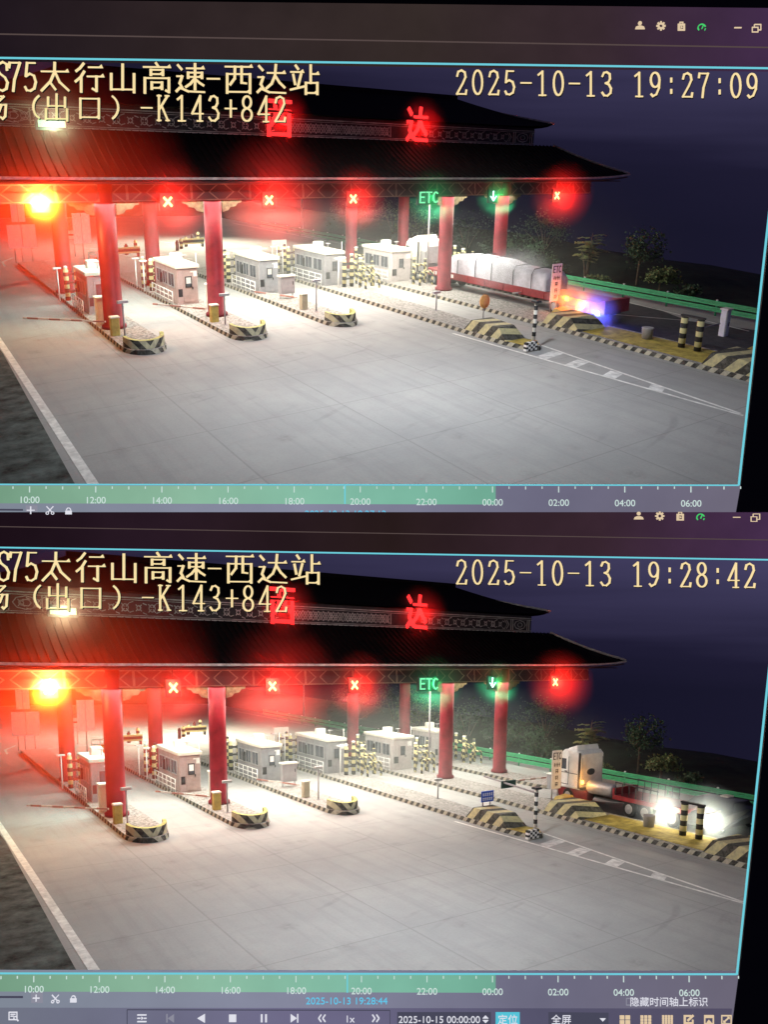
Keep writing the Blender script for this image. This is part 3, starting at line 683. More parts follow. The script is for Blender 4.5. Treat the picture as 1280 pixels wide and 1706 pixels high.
def board(u, v, w, h, z, label, m0, base=0, legs=1, cat='sign', name='sign_board', twin=False, text=None):
    t = thing(name, label, cat, (u, v, base))
    if twin:
        for x0, x1 in ((-w / 2, -.03), (.03, w / 2)):
            m = MB(); m.box(x0, x1, -.03, .03, z, z + h); part('panel', m, m0, t)
    else:
        m = MB(); m.bbox(-w / 2, w / 2, -.03, .03, z, z + h, .01); part('panel', m, m0, t)
    xs = (0,) if legs == 1 else (-w * .3, w * .3)
    for x in xs:
        m = MB(); m.tube([(x, .08, 0), (x, .08, z + h * .8)], .045, 8); part('post', m, M_grey, t)
    return t
def text_on(parent, s, x, y, z, size, m0, name='lettering', thick=.12, thin=.1, xs=1.0, depth=-.012):
    m = MB(); cx = x
    for ch in s:
        if ch != ' ': glyph_mb(m, ch, lambda a, b, cx=cx: (cx + a * size * xs, y, z + b * size), (0, depth, 0), thick, thin)
        cx += size * xs * (.56 if ch.isascii() else 1.05)
    return part(name, m, m0, parent)

# ------------------------------------------------------------------ lane signals, their light and added haze that stands in for glare
M_X = glow('red_signal_face', (1, .42, .16), 5)
M_Gs = glow('green_signal_face', (.25, 1, .5), 1.1)
M_Gw = glow('arrow_signal_face', (.5, 1, .8), 3)
M_RS = glow('red_neon', (1, .03, .03), 1.8)
def added_haze_ball(label, uvw, r, dens, color, name='haze', sq=(1, 1, 1)):
    key = 'hz%s%s%s' % (dens, color, r)
    m = MATS.get(key)
    if not m:                                   # added haze imitating glare and blur, thinning towards its rim
        m = bpy.data.materials.new('added_haze'); m.use_nodes = True; t = m.node_tree; t.nodes.clear()
        o = t.nodes.new('ShaderNodeOutputMaterial'); s = t.nodes.new('ShaderNodeVolumeScatter')
        s.inputs['Color'].default_value = (*color, 1)
        tc = t.nodes.new('ShaderNodeTexCoord'); ln = t.nodes.new('ShaderNodeVectorMath'); ln.operation = 'LENGTH'; t.links.new(tc.outputs['Object'], ln.inputs[0])
        a = t.nodes.new('ShaderNodeMapRange'); a.inputs[1].default_value = 0; a.inputs[2].default_value = r * .97; a.inputs[3].default_value = 1; a.inputs[4].default_value = 0; t.links.new(ln.outputs['Value'], a.inputs[0])
        b = t.nodes.new('ShaderNodeMath'); b.operation = 'POWER'; b.inputs[1].default_value = 1.6; t.links.new(a.outputs[0], b.inputs[0])
        c = t.nodes.new('ShaderNodeMath'); c.operation = 'MULTIPLY'; c.inputs[1].default_value = dens; t.links.new(b.outputs[0], c.inputs[0])
        t.links.new(c.outputs[0], s.inputs['Density']); t.links.new(s.outputs[0], o.inputs['Volume']); MATS[key] = m
    mb = MB(); mb.ball((0, 0, 0), r, 24)
    o = bpy.data.objects.new(name, mesh_of(mb, 'haze', m, None)); COL.objects.link(o); o.location = FD.P(*uvw); o.scale = sq
    o['kind'] = 'stuff'; return o
def signal(u, v, glyph, label, watts, hz, dens=.16, core=(1, .055, .03), warm=None):
    t = thing('lane_signal', label, 'lane signal', (u, v, 7.0), 'lane signals hanging under the canopy')
    w, h = (1.9, .95) if glyph == 'ETC' else (.95, .95)
    m = MB(); m.bbox(-w / 2, w / 2, 0, .22, -h / 2, h / 2, .03); part('housing', m, M_dark, t)
    m = MB(); m.tube([(0, .11, h / 2), (0, .11, 1.0 - .02 if v > -1.9 else 1.2)], .04, 6); part('hanger', m, M_dark, t)
    m = MB(); y = -.004
    if glyph == 'X':
        m.bar((-.24, y, -.24), (.24, y, .24), .03, .13); m.bar((-.24, y - .03, .24), (.24, y - .03, -.24), .03, .13); part('cross', m, M_X, t)
    elif glyph == 'arrow':
        m.bar((0, y, -.28), (0, y, .36), .13, .03); m.bar((-.3, y - .02, 0), (.02, y - .02, -.34), .13, .03); m.bar((.3, y - .04, 0), (-.02, y - .04, -.34), .13, .03); part('arrow', m, M_Gw, t)
    else: text_on(t, 'ETC', -.82, y, -.36, .72, M_Gs, 'lettering', .13, .13, 1.5)
    q = (u, v - .5, 7.0)
    lamp('POINT', 'signal_light', q, watts, core, shadow_soft_size=.12)
    if hz: added_haze_ball('', q, hz, dens, (1, .07, .03) if watts > 2000 else (1, .12, .1) if glyph == 'X' else (.1, 1, .45))  # tinted haze added to imitate the signal's glare
    if watts > 2000: added_haze_ball('', q, 1.2, .8, (1, 1, .1))  # small yellow haze added as the bright core of the glare
    return t

# ------------------------------------------------------------------ plants
def leaf_mb(mb, c, size, rnd, asp=.45):
    d = Vector((rnd.gauss(0, 1), rnd.gauss(0, 1), rnd.gauss(0, .5))).normalized(); e = d.cross(Vector((rnd.gauss(0, 1), rnd.gauss(0, 1), rnd.gauss(0, 1)))).normalized()
    b = len(mb.v); c = Vector(c); s = size * rnd.uniform(.6, 1.3)
    mb.v += [tuple(c), tuple(c + d * s * .5 + e * s * asp), tuple(c + d * s), tuple(c + d * s * .5 - e * s * asp)]
    mb.face((b, b + 1, b + 2, b + 3))
def bush(u, v, w, r, h, label, rnd, m0, n=900, size=.22):
    t = thing('shrub', label, 'shrub', (u, v, w), 'shrubs on the bank behind the guardrail')
    m = MB(); clumps = [(rnd.uniform(-.7, .7) * r, rnd.uniform(-.7, .7) * r, rnd.uniform(.25, .9) * h, rnd.uniform(.25, .5)) for _ in range(11)]
    for i in range(n):
        c = clumps[i % len(clumps)]; q = Vector((rnd.gauss(0, 1), rnd.gauss(0, 1), rnd.gauss(0, .8))) * .5
        leaf_mb(m, (c[0] + q.x * c[3] * r, c[1] + q.y * c[3] * r, max(.05, c[2] + q.z * c[3] * h)), size, rnd)
    part('foliage', m, m0, t)
    m = MB()
    for c in clumps[:7]: m.tube([(0, 0, -.3), (c[0] * .5, c[1] * .5, c[2] * .5), (c[0], c[1], c[2])], [.05, .035, .015], 5)
    part('stem', m, M_bark, t); return t
def frond_tree(u, v, w, label, rnd):
    t = thing('frond_tree', label, 'tree', (u, v, w))
    tr = MB(); lf = MB()
    tops = []
    for (dx, dy, h) in ((.55, .1, 3.7), (-.75, .2, 2.7), (.1, -.2, 3.0), (1.1, 0, 2.9)):
        tr.tube([(0, 0, -.5), (dx * .35, dy * .4, h * .45), (dx * .75, dy, h * .8), (dx, dy, h)], [.09, .065, .045, .02], 6); tops.append((dx, dy, h))
    for dx, dy, h in tops:
        for k in range(11):
            a = rnd.uniform(0, 6.28); q = rnd.uniform(.55, 1.0); L = rnd.uniform(.8, 1.5)
            o = Vector((dx * q, dy * q, h * q)); e = o + Vector((math.cos(a) * L, math.sin(a) * L, rnd.uniform(-.15, .2)))
            tr.tube([o, o.lerp(e, .5) + Vector((0, 0, .1)), e], [.02, .014, .006], 4)
            for i in range(14):
                p = o.lerp(e, .2 + .8 * i / 13) + Vector((0, 0, .1 * math.sin(math.pi * (.2 + .8 * i / 13)))); d = Vector((-math.sin(a), math.cos(a), rnd.uniform(-.25, .1)))
                for sg in (-1, 1):
                    b = len(lf.v); z = rnd.uniform(.25, .42); f2 = Vector((math.cos(a), math.sin(a), 0)) * .06
                    lf.v += [tuple(p - f2), tuple(p + f2), tuple(p + d * sg * z + f2 * 1.2), tuple(p + d * sg * z * .8 - f2)]; lf.face((b, b + 1, b + 2, b + 3))
    part('trunk', tr, M_bark, t); part('crown', lf, mat('frond_leaf', (.3, .33, .12), .6, var=.35, nscale=1.5), t); return t
def round_tree(u, v, w, h, r, label, rnd, m0=None, n=1500, name='leafy_tree'):
    t = thing(name, label, 'tree', (u, v, w))
    tr = MB(); lf = MB(); ends = []
    tr.tube([(0, 0, -.5), (.05, 0, h * .4), (-.05, .1, h * .75)], [.1, .07, .03], 7)
    for k in range(16):
        a = rnd.uniform(0, 6.28); z = h * rnd.uniform(.3, .75); R = r * rnd.uniform(.45, 1)
        e = (math.cos(a) * R, math.sin(a) * R, z + h * rnd.uniform(.05, .3)); tr.tube([(0, 0, z), (e[0] * .5, e[1] * .5, z + (e[2] - z) * .65), e], [.04, .025, .01], 5); ends.append(e)
    for i in range(n):
        e = ends[i % 16]; lf_c = (e[0] + rnd.gauss(0, .24) * r * .8, e[1] + rnd.gauss(0, .24) * r * .8, e[2] + rnd.gauss(0, .09) * h); leaf_mb(lf, lf_c, .2, rnd)
    part('trunk', tr, M_bark, t); part('crown', lf, m0 or M_leafd, t); return t
def guardrail():
    t = thing('guardrail', 'long green double rail guardrail with pale capped posts', 'guardrail', (36.4, 0, 0))
    prof = [(0, -.16), (-.05, -.13), (-.05, -.06), (0, -.03), (0, .03), (-.05, .06), (-.05, .13), (0, .16)]
    for z in (.42, .82):
        m = MB()
        for (va, vb) in ((-46, 60),):
            m.rings([[(x, va, z + q) for x, q in prof] + [(x + .012, va, z + q) for x, q in prof[::-1]], [(x, vb, z + q) for x, q in prof] + [(x + .012, vb, z + q) for x, q in prof[::-1]]])
        part('rail', m, M_green, t)
    m0 = None
    for i in range(26):
        v = -45 + 4 * i
        if m0 is None:
            m = MB(); m.lathe([(.07, 0), (.07, .98)], (.11, 0), 8); o = part('post', m, M_green, t, at=(0, v, 0)); m0 = o.data
            m = MB(); m.lathe([(.085, .981), (.085, 1.03), (.03, 1.06)], (.11, 0), 8); c = part('cap', m, M_white, o); c0 = c.data
        else:
            o = part('post', m0, None, t, at=(0, v, 0)); part('cap', c0, None, o)
    return t

# ------------------------------------------------------------------ vehicles (built facing away, +v)
def wheel(t, x, y, r, w):
    m = MB(); m.lathe([(r * .6, -w / 2), (r * .93, -w / 2), (r, -w * .35), (r, w * .35), (r * .93, w / 2), (r * .6, w / 2)], (y, r), 22, 0, 'x'); m.v = [(a + x, b, c) for a, b, c in m.v]
    o = part('wheel', m, M_black, t)
    m = MB(); s = -1 if x < 0 else 1
    m.lathe([(r * .58, 0), (r * .5, .03), (r * .3, -.02), (r * .14, .05), (.01, .05)], (y, r), 16, 0, 'x'); m.v = [((x + s * (w / 2 + .004 + a)), b, c) for a, b, c in m.v]
    part('rim', m, M_steel, o)
def cab_shell(t, y0, W, H, floor, paint, sleeper=True, L=2.3):
    """tall cab with sloped windscreen at the far (+v) end"""
    hw = W / 2; r = .12
    side = [(y0, floor), (y0 + L, floor), (y0 + L + .1, floor + .9), (y0 + L - .1, floor + 1.15), (y0 + L - .5, floor + H - .25), (y0 + L - .85, floor + H), (y0 + .25, floor + H), (y0, floor + H - .2)]
    m = MB()
    def ring(x, ins): 
        cy = sum(p[0] for p in side) / len(side); cz = sum(p[1] for p in side) / len(side)
        return [(x, cy + (y - cy) * ins, cz + (z - cz) * ins) for y, z in side]
    m.rings([ring(-hw, .95), ring(-hw + .1, 1), ring(hw - .1, 1), ring(hw, .95)])
    b = part('cab', m, paint, t)
    # rear window, side windows, door seams, corner shade strip
    m = MB(); zc = floor + H * .45
    m.rings([[( -.05 + .42 * math.cos(q) * (1 if abs(math.cos(q)) < .9 else .95), y0 - .012, zc + .2 * math.sin(q)) for q in [i * math.pi / 8 for i in range(16)]], [(-.05 + .42 * math.cos(q), y0 + .004, zc + .2 * math.sin(q)) for q in [i * math.pi / 8 for i in range(16)]]])
    part('rear_window', m, M_glass, b)
    for x in (-hw - .004, hw + .004):
        m = MB(); m.rings([[(x, y0 + L * .52, floor + 1.15), (x, y0 + L - .22, floor + 1.15), (x, y0 + L - .52, floor + H - .55), (x, y0 + L * .52, floor + H - .55)], [(x * .985, y0 + L * .52, floor + 1.15), (x * .985, y0 + L - .22, floor + 1.15), (x * .985, y0 + L - .52, floor + H - .55), (x * .985, y0 + L * .52, floor + H - .55)]]); part('side_window', m, M_glass, b)
        m = MB(); m.box(min(x, x * 1.12) - .02, max(x, x * 1.12) + .02, y0 + L - .2, y0 + L - .02, floor + 1.3, floor + 1.95); part('mirror', m, M_dark, b)
    m = MB(); X = -hw - .008
    for a, b_ in (((y0 + L * .42, floor + .25), (y0 + L * .42, floor + H - .4)), ((y0 + L * .42, floor + .25), (y0 + L - .1, floor + .25)), ((y0 + .15, floor + .95), (y0 + L - .05, floor + .95))): m.bar((X, *a), (X, *b_), .02, .035)
    m.box(X - .04, X - .012, y0 + L * .47, y0 + L * .47 + .2, floor + 1.0, floor + 1.06); part('door_seam', m, M_dark, b)
    m = MB(); m.box(-hw + .2, hw - .2, y0 - .09, y0 - .062, floor + .3, floor + .36); m.box(-hw + .2, -hw + .24, y0 - .09, y0 - .062, floor + .37, floor + H - .4); m.box(hw - .24, hw - .2, y0 - .09, y0 - .062, floor + .37, floor + H - .4); part('air_duct', m, M_grey, b)
    m = MB(); m.box(-hw - .02, -hw + .05, y0 - .06, y0 + .1, floor + .1, floor + H - .1); m.box(-hw + .1, hw - .1, y0 - .05, y0 - .006, floor + .02, floor + .16); part('seam', m, M_dark, b)  # dark strip down the rear corner stands in for shade
    m = MB(); m.rings([[(-hw + .15, y0 + .35, floor + H - .02), (hw - .15, y0 + .35, floor + H - .02), (hw - .2, y0 + 1.3, floor + H - .02), (-hw + .2, y0 + 1.3, floor + H - .02)], [(-hw + .2, y0 + .45, floor + H + .32), (hw - .2, y0 + .45, floor + H + .32), (hw - .3, y0 + 1.25, floor + H + .08), (-hw + .3, y0 + 1.25, floor + H + .08)]]); part('roof_fairing', m, paint, b)
    return b
M_orangelamp = glow('orange_beacon_face', (1, .45, .08), 6)
M_bluelamp = glow('blue_beacon_face', (.25, .35, 1), 9)
M_head = glow('headlight_face', (1, .97, .88), 30)
M_load = mat('pale_load_cover', (.55, .55, .6), .7, var=.2, nscale=1.2, bump=.3)
def upper_lorry():
    t = thing('tow_lorry', 'long red flatbed lorry with white cab and pale covered load', 'lorry', (28.15, 0, 0))
    cab_shell(t, 5.6, 2.5, 2.6, .75, M_cream)
    m = MB(); m.box(-1.0, 1.0, 4.9, 5.5, .7, 2.5); m.box(-.85, .85, 4.6, 4.88, 1.6, 2.9); part('cab_rack', m, M_steel, t)
    m = MB(); m.box(-.45, .45, -15, 8, .62, .82); part('chassis', m, M_dark, t)
    m = MB(); m.box(-1.25, 1.25, -14.6, 4.5, .84, 1.32)
    for i in range(9): y = -13.8 + i * 2.1; m.box(-1.29, -1.252, y, y + .12, .86, 1.3)
    part('flatbed', m, M_redbody, t)
    m = MB()
    for i in range(5): y = .6 + i * .75; m.box(-1.275, -1.253, y, y + .4, .95, 1.2)
    part('side_marking', m, M_white, t)
    m = MB(); pts = []
    for y, hh in ((-9.6, .95), (-9.3, 1.2), (-6, 1.25), (-4.5, 1.5), (-1, 1.55), (1.2, 1.3), (1.6, .9)):
        pts.append([(-1.1, y, 1.322), (-1.12, y, 1.32 + hh * .7), (-.9, y, 1.32 + hh * .95), (0, y, 1.32 + hh), (.9, y, 1.32 + hh * .95), (1.12, y, 1.32 + hh * .7), (1.1, y, 1.322)])
    m.rings(pts, 0, True, True, False); 
    part('load', m, M_load, t)
    for y in (-8.2, -6.3, -3.9, -2.0, .2):
        hh = 1.6 if y > -5 and y < 0 else 1.3
        m = MB(); m.tube([(-1.2, y, 1.34), (-1.16, y + .05, 1.3 + hh * .72), (-.9, y + .05, 1.34 + hh * .97), (0, y, 1.36 + hh), (.9, y, 1.34 + hh * .97)], .03, 5); part('strap', m, M_dark, t)
    added_haze_ball('', (27.6, -5.5, 1.9), 1.0, .5, (.95, .95, 1), sq=(3.2, 4.5, 1.7))  # pale haze puff added as a white blur around the load
    for x in (-1.05, 1.05):
        for y in (6.6, 3.4, 2.2, -10.6, -11.8, -13.0): wheel(t, x, y, .5, .32)
    m = MB(); m.box(-1.25, 1.25, -15.0, -14.62, .7, 1.5); part('tail_board', m, M_redbody, t)
    for y, z, m0, lb in ((-11.8, 1.2, M_orangelamp, None), (-13.2, .98, M_orangelamp, None), (-14.5, .72, M_bluelamp, 'blue flashing tail lamp')):
        m = MB(); m.ball((-1.36, y, z), .13); m.box(-1.3, -1.2, y - .12, y + .12, z - .12, z + .12); part('flashing_lamp', m, m0, t, lb)
    for (y, z, c, w_, hz, d) in ((-11.8, 1.2, (1, .17, .01), 150, 1.5, .5), (-13.2, .98, (1, .3, .02), 260, 1.5, .5), (-14.5, .72, (.05, .08, 1), 520, 1.7, .5)):
        lamp('POINT', 'beacon_light', (28.15 - 1.6, y - .1, z + .1), w_, c, shadow_soft_size=.1)
        added_haze_ball('', (28.15 - 1.6, y - .1, z + .1), hz, d * 1.6, (.9, .9, .9))
def lower_lorry():
    t = thing('tow_lorry', 'white cab lorry with round tank and low red deck', 'lorry', (28.7, 0, 0))
    b = cab_shell(t, -12.2, 2.5, 2.35, .95, M_white)
    m = MB(); m.box(-.45, .45, -21, -10, .62, .86); part('chassis', m, M_dark, t)
    m = MB(); m.lathe([(.02, -14.9), (.36, -14.9), (.4, -14.8), (.4, -12.95), (.36, -12.85), (.02, -12.85)], (-.85, 1.25), 18, 0, 'y'); part('tank', m, M_steel, t)
    m = MB(); m.box(-1.25, 1.25, -20.5, -15.2, .88, 1.12); m.box(-1.2, 1.2, -15.18, -15.06, .88, 1.5); part('deck', m, M_redbody, t)
    m = MB()
    for x in (-1.15, 1.15):
        m.tube([(x, -15.2, 1.85), (x, -18.5, 1.75)], .035, 6)
        for i in range(7): m.tube([(x, -15.25 - i * .53, 1.12), (x, -15.25 - i * .53, 1.84)], .03, 6)
    part('deck_rail', m, M_dark, t)
    m = MB(); m.rings([[(-1.1, -12.8, .35), (-.45, -12.8, .35), (-.45, -10.3, .35), (-1.1, -10.3, .35)], [(-1.2, -12.9, .92), (-.45, -12.9, .92), (-.45, -10.2, .92), (-1.2, -10.2, .92)]]); part('step_skirt', m, M_redbody, t)
    for x in (-1.05, 1.05):
        for y in (-11.2, -16.4, -17.6, -19.6): wheel(t, x, y, .48, .32)
    m = MB(); m.ball((-1.3, -12.55, 1.5), .12); part('marker_lamp', m, M_orangelamp, t)
    lamp('POINT', 'marker_light', (28.7 - 1.6, -12.8, 1.5), 45, (1, .42, .06), shadow_soft_size=.1)
    added_haze_ball('', (28.7 - 1.6, -12.8, 1.5), 1.0, .35, (.9, .9, .9))
def headlight_car():
    t = thing('parked_car', 'dark car turned towards the camera with both headlights glaring', 'car', (27.4, -20.9, 0))
    body = [(0, .35), (.05, .85), (.4, 1.0), (1.3, 1.08), (2.0, 1.5), (3.6, 1.52), (4.4, 1.1), (4.9, 1.0), (5.0, .4)]
    m = MB(); hw = 1.65
    def ring(s, y): return [(x + .3, y * (1 if z < 1.1 else .82), z) for x, z in body]
    m.rings([[(x + .3 + (.12 if i in (0, 1) else 0), -hw * (1 if z < 1.1 else .8), z) for i, (x, z) in enumerate(body)], [(x + .3, -hw * .7, z) for x, z in body], [(x + .3, hw * .7, z) for x, z in body], [(x + .3 + (.12 if i in (0, 1) else 0), hw * (1 if z < 1.1 else .8), z) for i, (x, z) in enumerate(body)]], 0, True, True)
    b = part('body', m, mat('dark_car_paint', (.02, .021, .024), .3, var=.1), t)
    m = MB(); m.rings([[(1.68, -1.0, 1.13), (1.68, 1.0, 1.13), (2.26, .9, 1.47), (2.26, -.9, 1.47)], [(1.72, -1.0, 1.13), (1.72, 1.0, 1.13), (2.3, .9, 1.47), (2.3, -.9, 1.47)]]); part('windscreen', m, M_glass, b)
    m = MB(); m.box(.27, .34, -.6, .6, .5, .78); part('grille', m, M_dark, b)
    for y in (-1.75, 1.85):
        m = MB(); m.lathe([(.02, .2), (.12, .2), (.14, .25), (.14, .4)], (y * .85, .82), 14, 0, 'x'); part('headlight', m, M_head, b)
    for x in (1.2, 4.3):
        for y in (-1.2, 1.2):
            m = MB(); m.lathe([(.2, -.11), (.33, -.11), (.34, 0), (.33, .11), (.2, .11)], (x + .1, .34), 18, 0, 'y'); m.v = [(a, q + y, c) for a, q, c in m.v]
            o = part('wheel', m, M_black, t); m = MB(); m.lathe([(.2, 0), (.12, .03), (.01, .03)], (x + .1, .34), 14, 0, 'y'); m.v = [(a, y + (.112 + q) * (1 if y > 0 else -1), c) for a, q, c in m.v]; part('rim', m, M_steel, o)
    for y in (-1.75, 1.85):
        q = (27.4 - .3, -20.9 + y * .85, .95)
        lamp('POINT', 'headlight_glare', q, 300, (1, .93, .7), shadow_soft_size=.08)
        added_haze_ball('', q, 2.0, .55, (.7, .85, 1))

# ------------------------------------------------------------------ one feed
def build_feed(fd, vehicles):
    global FD
    FD = fd; rnd = random.Random(7)
    # plaza light: a flood mast on the near side and the lamps under the canopy roof
    up = vehicles == 'upper'
    lamp('SPOT', 'mast_floodlight', (6, -22, 15 if up else 12.5), 14000 if up else 9300, (.88, .93, 1), (8, -17, 0), spot_size=math.radians(165), spot_blend=1, shadow_soft_size=.6)
    a = lamp('AREA', 'canopy_lights', (15.5, 4.6, 6.9), 9000 if up else 6800, (1, .97, .86), shape='RECTANGLE', size=33 * fd.B.col[0].length, size_y=12 * fd.B.col[1].length)
    x = fd.B.col[0].normalized(); z = x.cross(fd.B.col[1]).normalized(); a.matrix_world = Matrix.Translation(fd.P(15.5, 4.6, 6.9)) @ Matrix((x, z.cross(x), z)).transposed().to_4x4()
    a = lamp('AREA', 'eave_floodlights', (18, -2.7, 6.25), 1500 if up else 1000, (.97, 1, .92), shape='RECTANGLE', size=30 * fd.B.col[0].length, size_y=.5)
    y = (fd.B.col[1].normalized() * .75 - z * .66).normalized(); z2 = x.cross(y).normalized(); y = z2.cross(x); a.matrix_world = Matrix.Translation(fd.P(18, -2.7, 6.25)) @ Matrix((x, y, z2)).transposed().to_4x4()
    added_haze_ball('', (20, 1, 1.5), 1.0, .02, (.92, 1, .9), sq=(24, 20, 5))  # thin veil of haze added to wash out the booths
    lamp('SPOT', 'far_road_lamp', (22, 42, 12), 36000, (1, .86, .66), (16, 40, 0), spot_size=math.radians(150), spot_blend=1, shadow_soft_size=.5)
    lamp('POINT', 'guardrail_fill_lamp', (35.0, 4.5, 5.6), 1500, (.9, 1, .85), shadow_soft_size=.3)  # added lamp without a fixture, brightens the guardrail and bank shrubs
    build_sky(fd); build_setting(rnd); build_islands(); build_canopy(rnd)
    # name characters standing on the frieze
    for ch, u, lab in (('西', 12.3, 'glowing red character West standing on the roof frieze at left'), ('达', 24.0, 'glowing red character Da standing on the roof frieze at right')):
        t = thing('sign_character', lab, 'sign character', (u, 2.35, 10.5), 'glowing red name characters on the roof')
        m = MB(); glyph_mb(m, ch, lambda a, b: ((a - .5) * 2.0, 0, .1 + b * 2.35), (0, -.14, 0), .12, .1); part('strokes', m, M_RS, t)
        m = MB(); m.tube([(-.5, .1, -.1), (-.5, .1, 2.2)], .03, 6); m.tube([(.5, .1, -.1), (.5, .1, 2.2)], .03, 6); part('bracket', m, M_dark, t)
        lamp('POINT', 'neon_light', (u, 1.7, 11.7), 330, (1, .03, .025), shadow_soft_size=.4)
        added_haze_ball('', (u, 1.9, 11.7), 2.2, .5, (1, .12, .1))
    # lane signals
    signal(-3.3, -.3, 'X', 'leftmost red cross signal, huge yellow glare', 7500, 8.6, .36, (1, .15, .035))
    signal(3.3, -1.45, 'X', 'red cross signal between the two leftmost front columns', 560, 2.7, .3)
    signal(9.6, -1.75, 'X', 'red cross signal right of the second front column', 950, 4.0, .27)
    signal(15.6, -2.1, 'X', 'red cross signal left of the green ETC signal', 420, 2.3, .3)
    signal(22.1, -1.95, 'ETC', 'green ETC letters signal under the eave', 50, 2.2, .25, (.05, 1, .3))
    signal(28.5, -1.9, 'arrow', 'small green arrow signal beside the rightmost front column', 55, 1.8, .4, (.1, 1, .4))
    signal(34.5, -3.0, 'X', 'rightmost red cross signal against the dark hill', 700, 2.7, .36)
    # floodlight on the roof
    t = thing('roof_floodlight', 'bright yellow white floodlight on the left end of the roof', 'floodlight', (-2.0, 1.6, 10.0))
    m = MB(); m.tube([(-.4, .3, -.8), (-.4, .3, 1.0)], .04, 6); part('stand', m, M_dark, t)
    m = MB(); m.bbox(-.85, .85, .05, .25, .55, 1.15, .03); h = part('head', m, M_dark, t)
    m = MB(); m.box(-.7, .7, .0, .045, .68, 1.02); part('lens', m, glow('floodlight_lens', (1, .93, .5), 1.5), h)
    lamp('POINT', 'roof_flood', (-2.0, 1.1, 10.8), 330, (1, .9, .5), shadow_soft_size=.3); added_haze_ball('', (-2.0, 1.2, 10.8), 2.6, .12, (.9, .9, .9))
    # booths
    booth(-.35, 4.6, 3.4, 1.35, 'cream roofed grey toll booth left of the leftmost column', M_boothwall, M_pane)
    booth(5.55, 4.9, 5.0, 1.5, 'toll booth with rosy panels between the two leftmost columns', M_boothwarm, M_lit)
    booth(12.15, 5.9, 4.8, 1.6, 'grey toll booth with lit door window right of the second column', M_boothwall, M_lit)
    booth(18.3, 6.7, 5.6, 1.7, 'fourth pale toll booth from the left, with several banded guards', M_boothwall, M_pane)
    booth(24.0, 5.4, 4.6, 2.0, 'pale toll booth between the back right columns', mat('booth_panel_pale', (.5, .47, .45), .5, .1), M_pane)
    booth(30.1, 7.6, 3.6, 1.6, 'white toll booth half hidden behind a right hand column', mat('booth_panel_pale', (.5, .47, .45), .5, .1), M_pane)
    # crash guards
    f0 = post_frame(-.15, 10.6, 'banded crash guard behind the leftmost booth')
    post_frame(6.05, 11.6, 'banded crash guard behind the rosy booth', f0); post_frame(12.6, 12.4, 'banded crash guard behind the booth with the lit door window', f0)
    post_frame(19.0, 14.2, 'banded crash guard left of the fourth booth', f0); post_frame(19.7, 5.4, 'banded crash guard at the front of the fourth booth', f0)
    h0 = hoop_guard(21.6, 7.2, 'banded hoop guard right of the fourth booth')
    hoop_guard(25.6, 3.6, 'banded hoop guard in front of the fifth booth', h0); hoop_guard(27.9, 6.6, 'banded hoop guard right of the fifth booth', h0); hoop_guard(32.6, 5.6, 'banded hoop guard left of the rightmost column', h0)
    post_frame(5.95, 13.4, 'second banded crash guard farther behind the rosy booth', f0); post_frame(12.5, 14.6, 'second banded crash guard farther behind the third booth', f0); post_frame(18.7, 15.8, 'banded crash guard farthest left of the fourth booth', f0)
    hoop_guard(20.9, 4.6, 'banded hoop guard nearest in front of the fourth booth', h0); hoop_guard(24.6, 11.4, 'banded hoop guard behind the fifth booth', h0); hoop_guard(33.6, 8.0, 'banded hoop guard beside the rightmost booth', h0)
    # barriers and cabinets
    gate(-.35, -2.1, 'yellow barrier gate at the foot of the leftmost column, arm lowered', 5.2, (-.72, .7))
    gate(5.75, -1.6, 'yellow barrier gate at the foot of the second column, arm lowered', 4.2, (-.55, .84))
    gate(12.35, -1.0, 'grey barrier gate in front of the third booth, arm lowered', 4.0, (-.38, .92), mat('grey_gate', (.42, .38, .26), .6))
    gate(29.6, -7.6, 'dark barrier in the far lane, arm lowered', 3.0, (-.9, .1), M_grey)
    cabinet(-.6, 1.0, .9, .6, 1.5, 'tall cream cabinet beside the leftmost column', M_cream)
    cabinet(6.9, 2.4, .55, .6, 1.45, 'narrow cream cabinet behind the second column', M_cream)
    cabinet(12.55, 3.0, 1.15, .5, 1.5, 'grey box cabinet on legs in front of the third booth', M_grey, 'equipment_cabinet', .24, .35)
    sensor_pole(.05, -2.6, 1.75, 'thin pole in front of the leftmost column'); sensor_pole(6.0, -2.8, 1.65, 'thin pole in front of the second column'); sensor_pole(12.75, -2.1, 1.85, 'thin pole on the third island'); sensor_pole(19.9, -6.2, 1.1, 'short pole on the fourth island')
    t = thing('lamp_mast', 'tall thin mast left of the fifth front column', 'mast', (26.0, 3.0, .24)); m = MB(); m.tube([(0, 0, 0), (0, 0, 6.6)], .07, 8); part('pole', m, M_grey, t); m = MB(); m.box(-.5, .5, -.1, .1, 6.6, 6.8); part('head', m, M_dark, t)
    t = thing('street_lamp', 'distant thin street lamp pole between the columns', 'street lamp', (37.9, 49, 0)); m = MB(); m.tube([(0, 0, 0), (0, 0, 8.6), (-.5, 0, 9), (-1.6, 0, 9.1)], [.13, .09, .06, .05], 8); part('pole', m, M_steel, t); m = MB(); m.box(-2.3, -1.6, -.15, .15, 9.02, 9.14); part('head', m, M_grey, t)
    # sign boards on the left and in the middle
    b = board(4.0, 27, 1.5, 2.5, 2.3, 'white twin panel sign on a pole left of the leftmost column', M_white, 0, 1, twin=True)
    b = board(.1, 35.5, 2.5, 2.1, 1.3, 'white sign panel on two legs at the far left, red lit', M_white, 0, 2, twin=True)
    b = board(.0, 35.9, 1.2, 1.9, 3.6, 'tall white sign panel above the red lit one at far left', M_white, 0, 1, twin=True)
    b = board(4.9, 38, 1.3, .8, 1.7, 'small white board with two bars at far left', M_white, 0, 2)
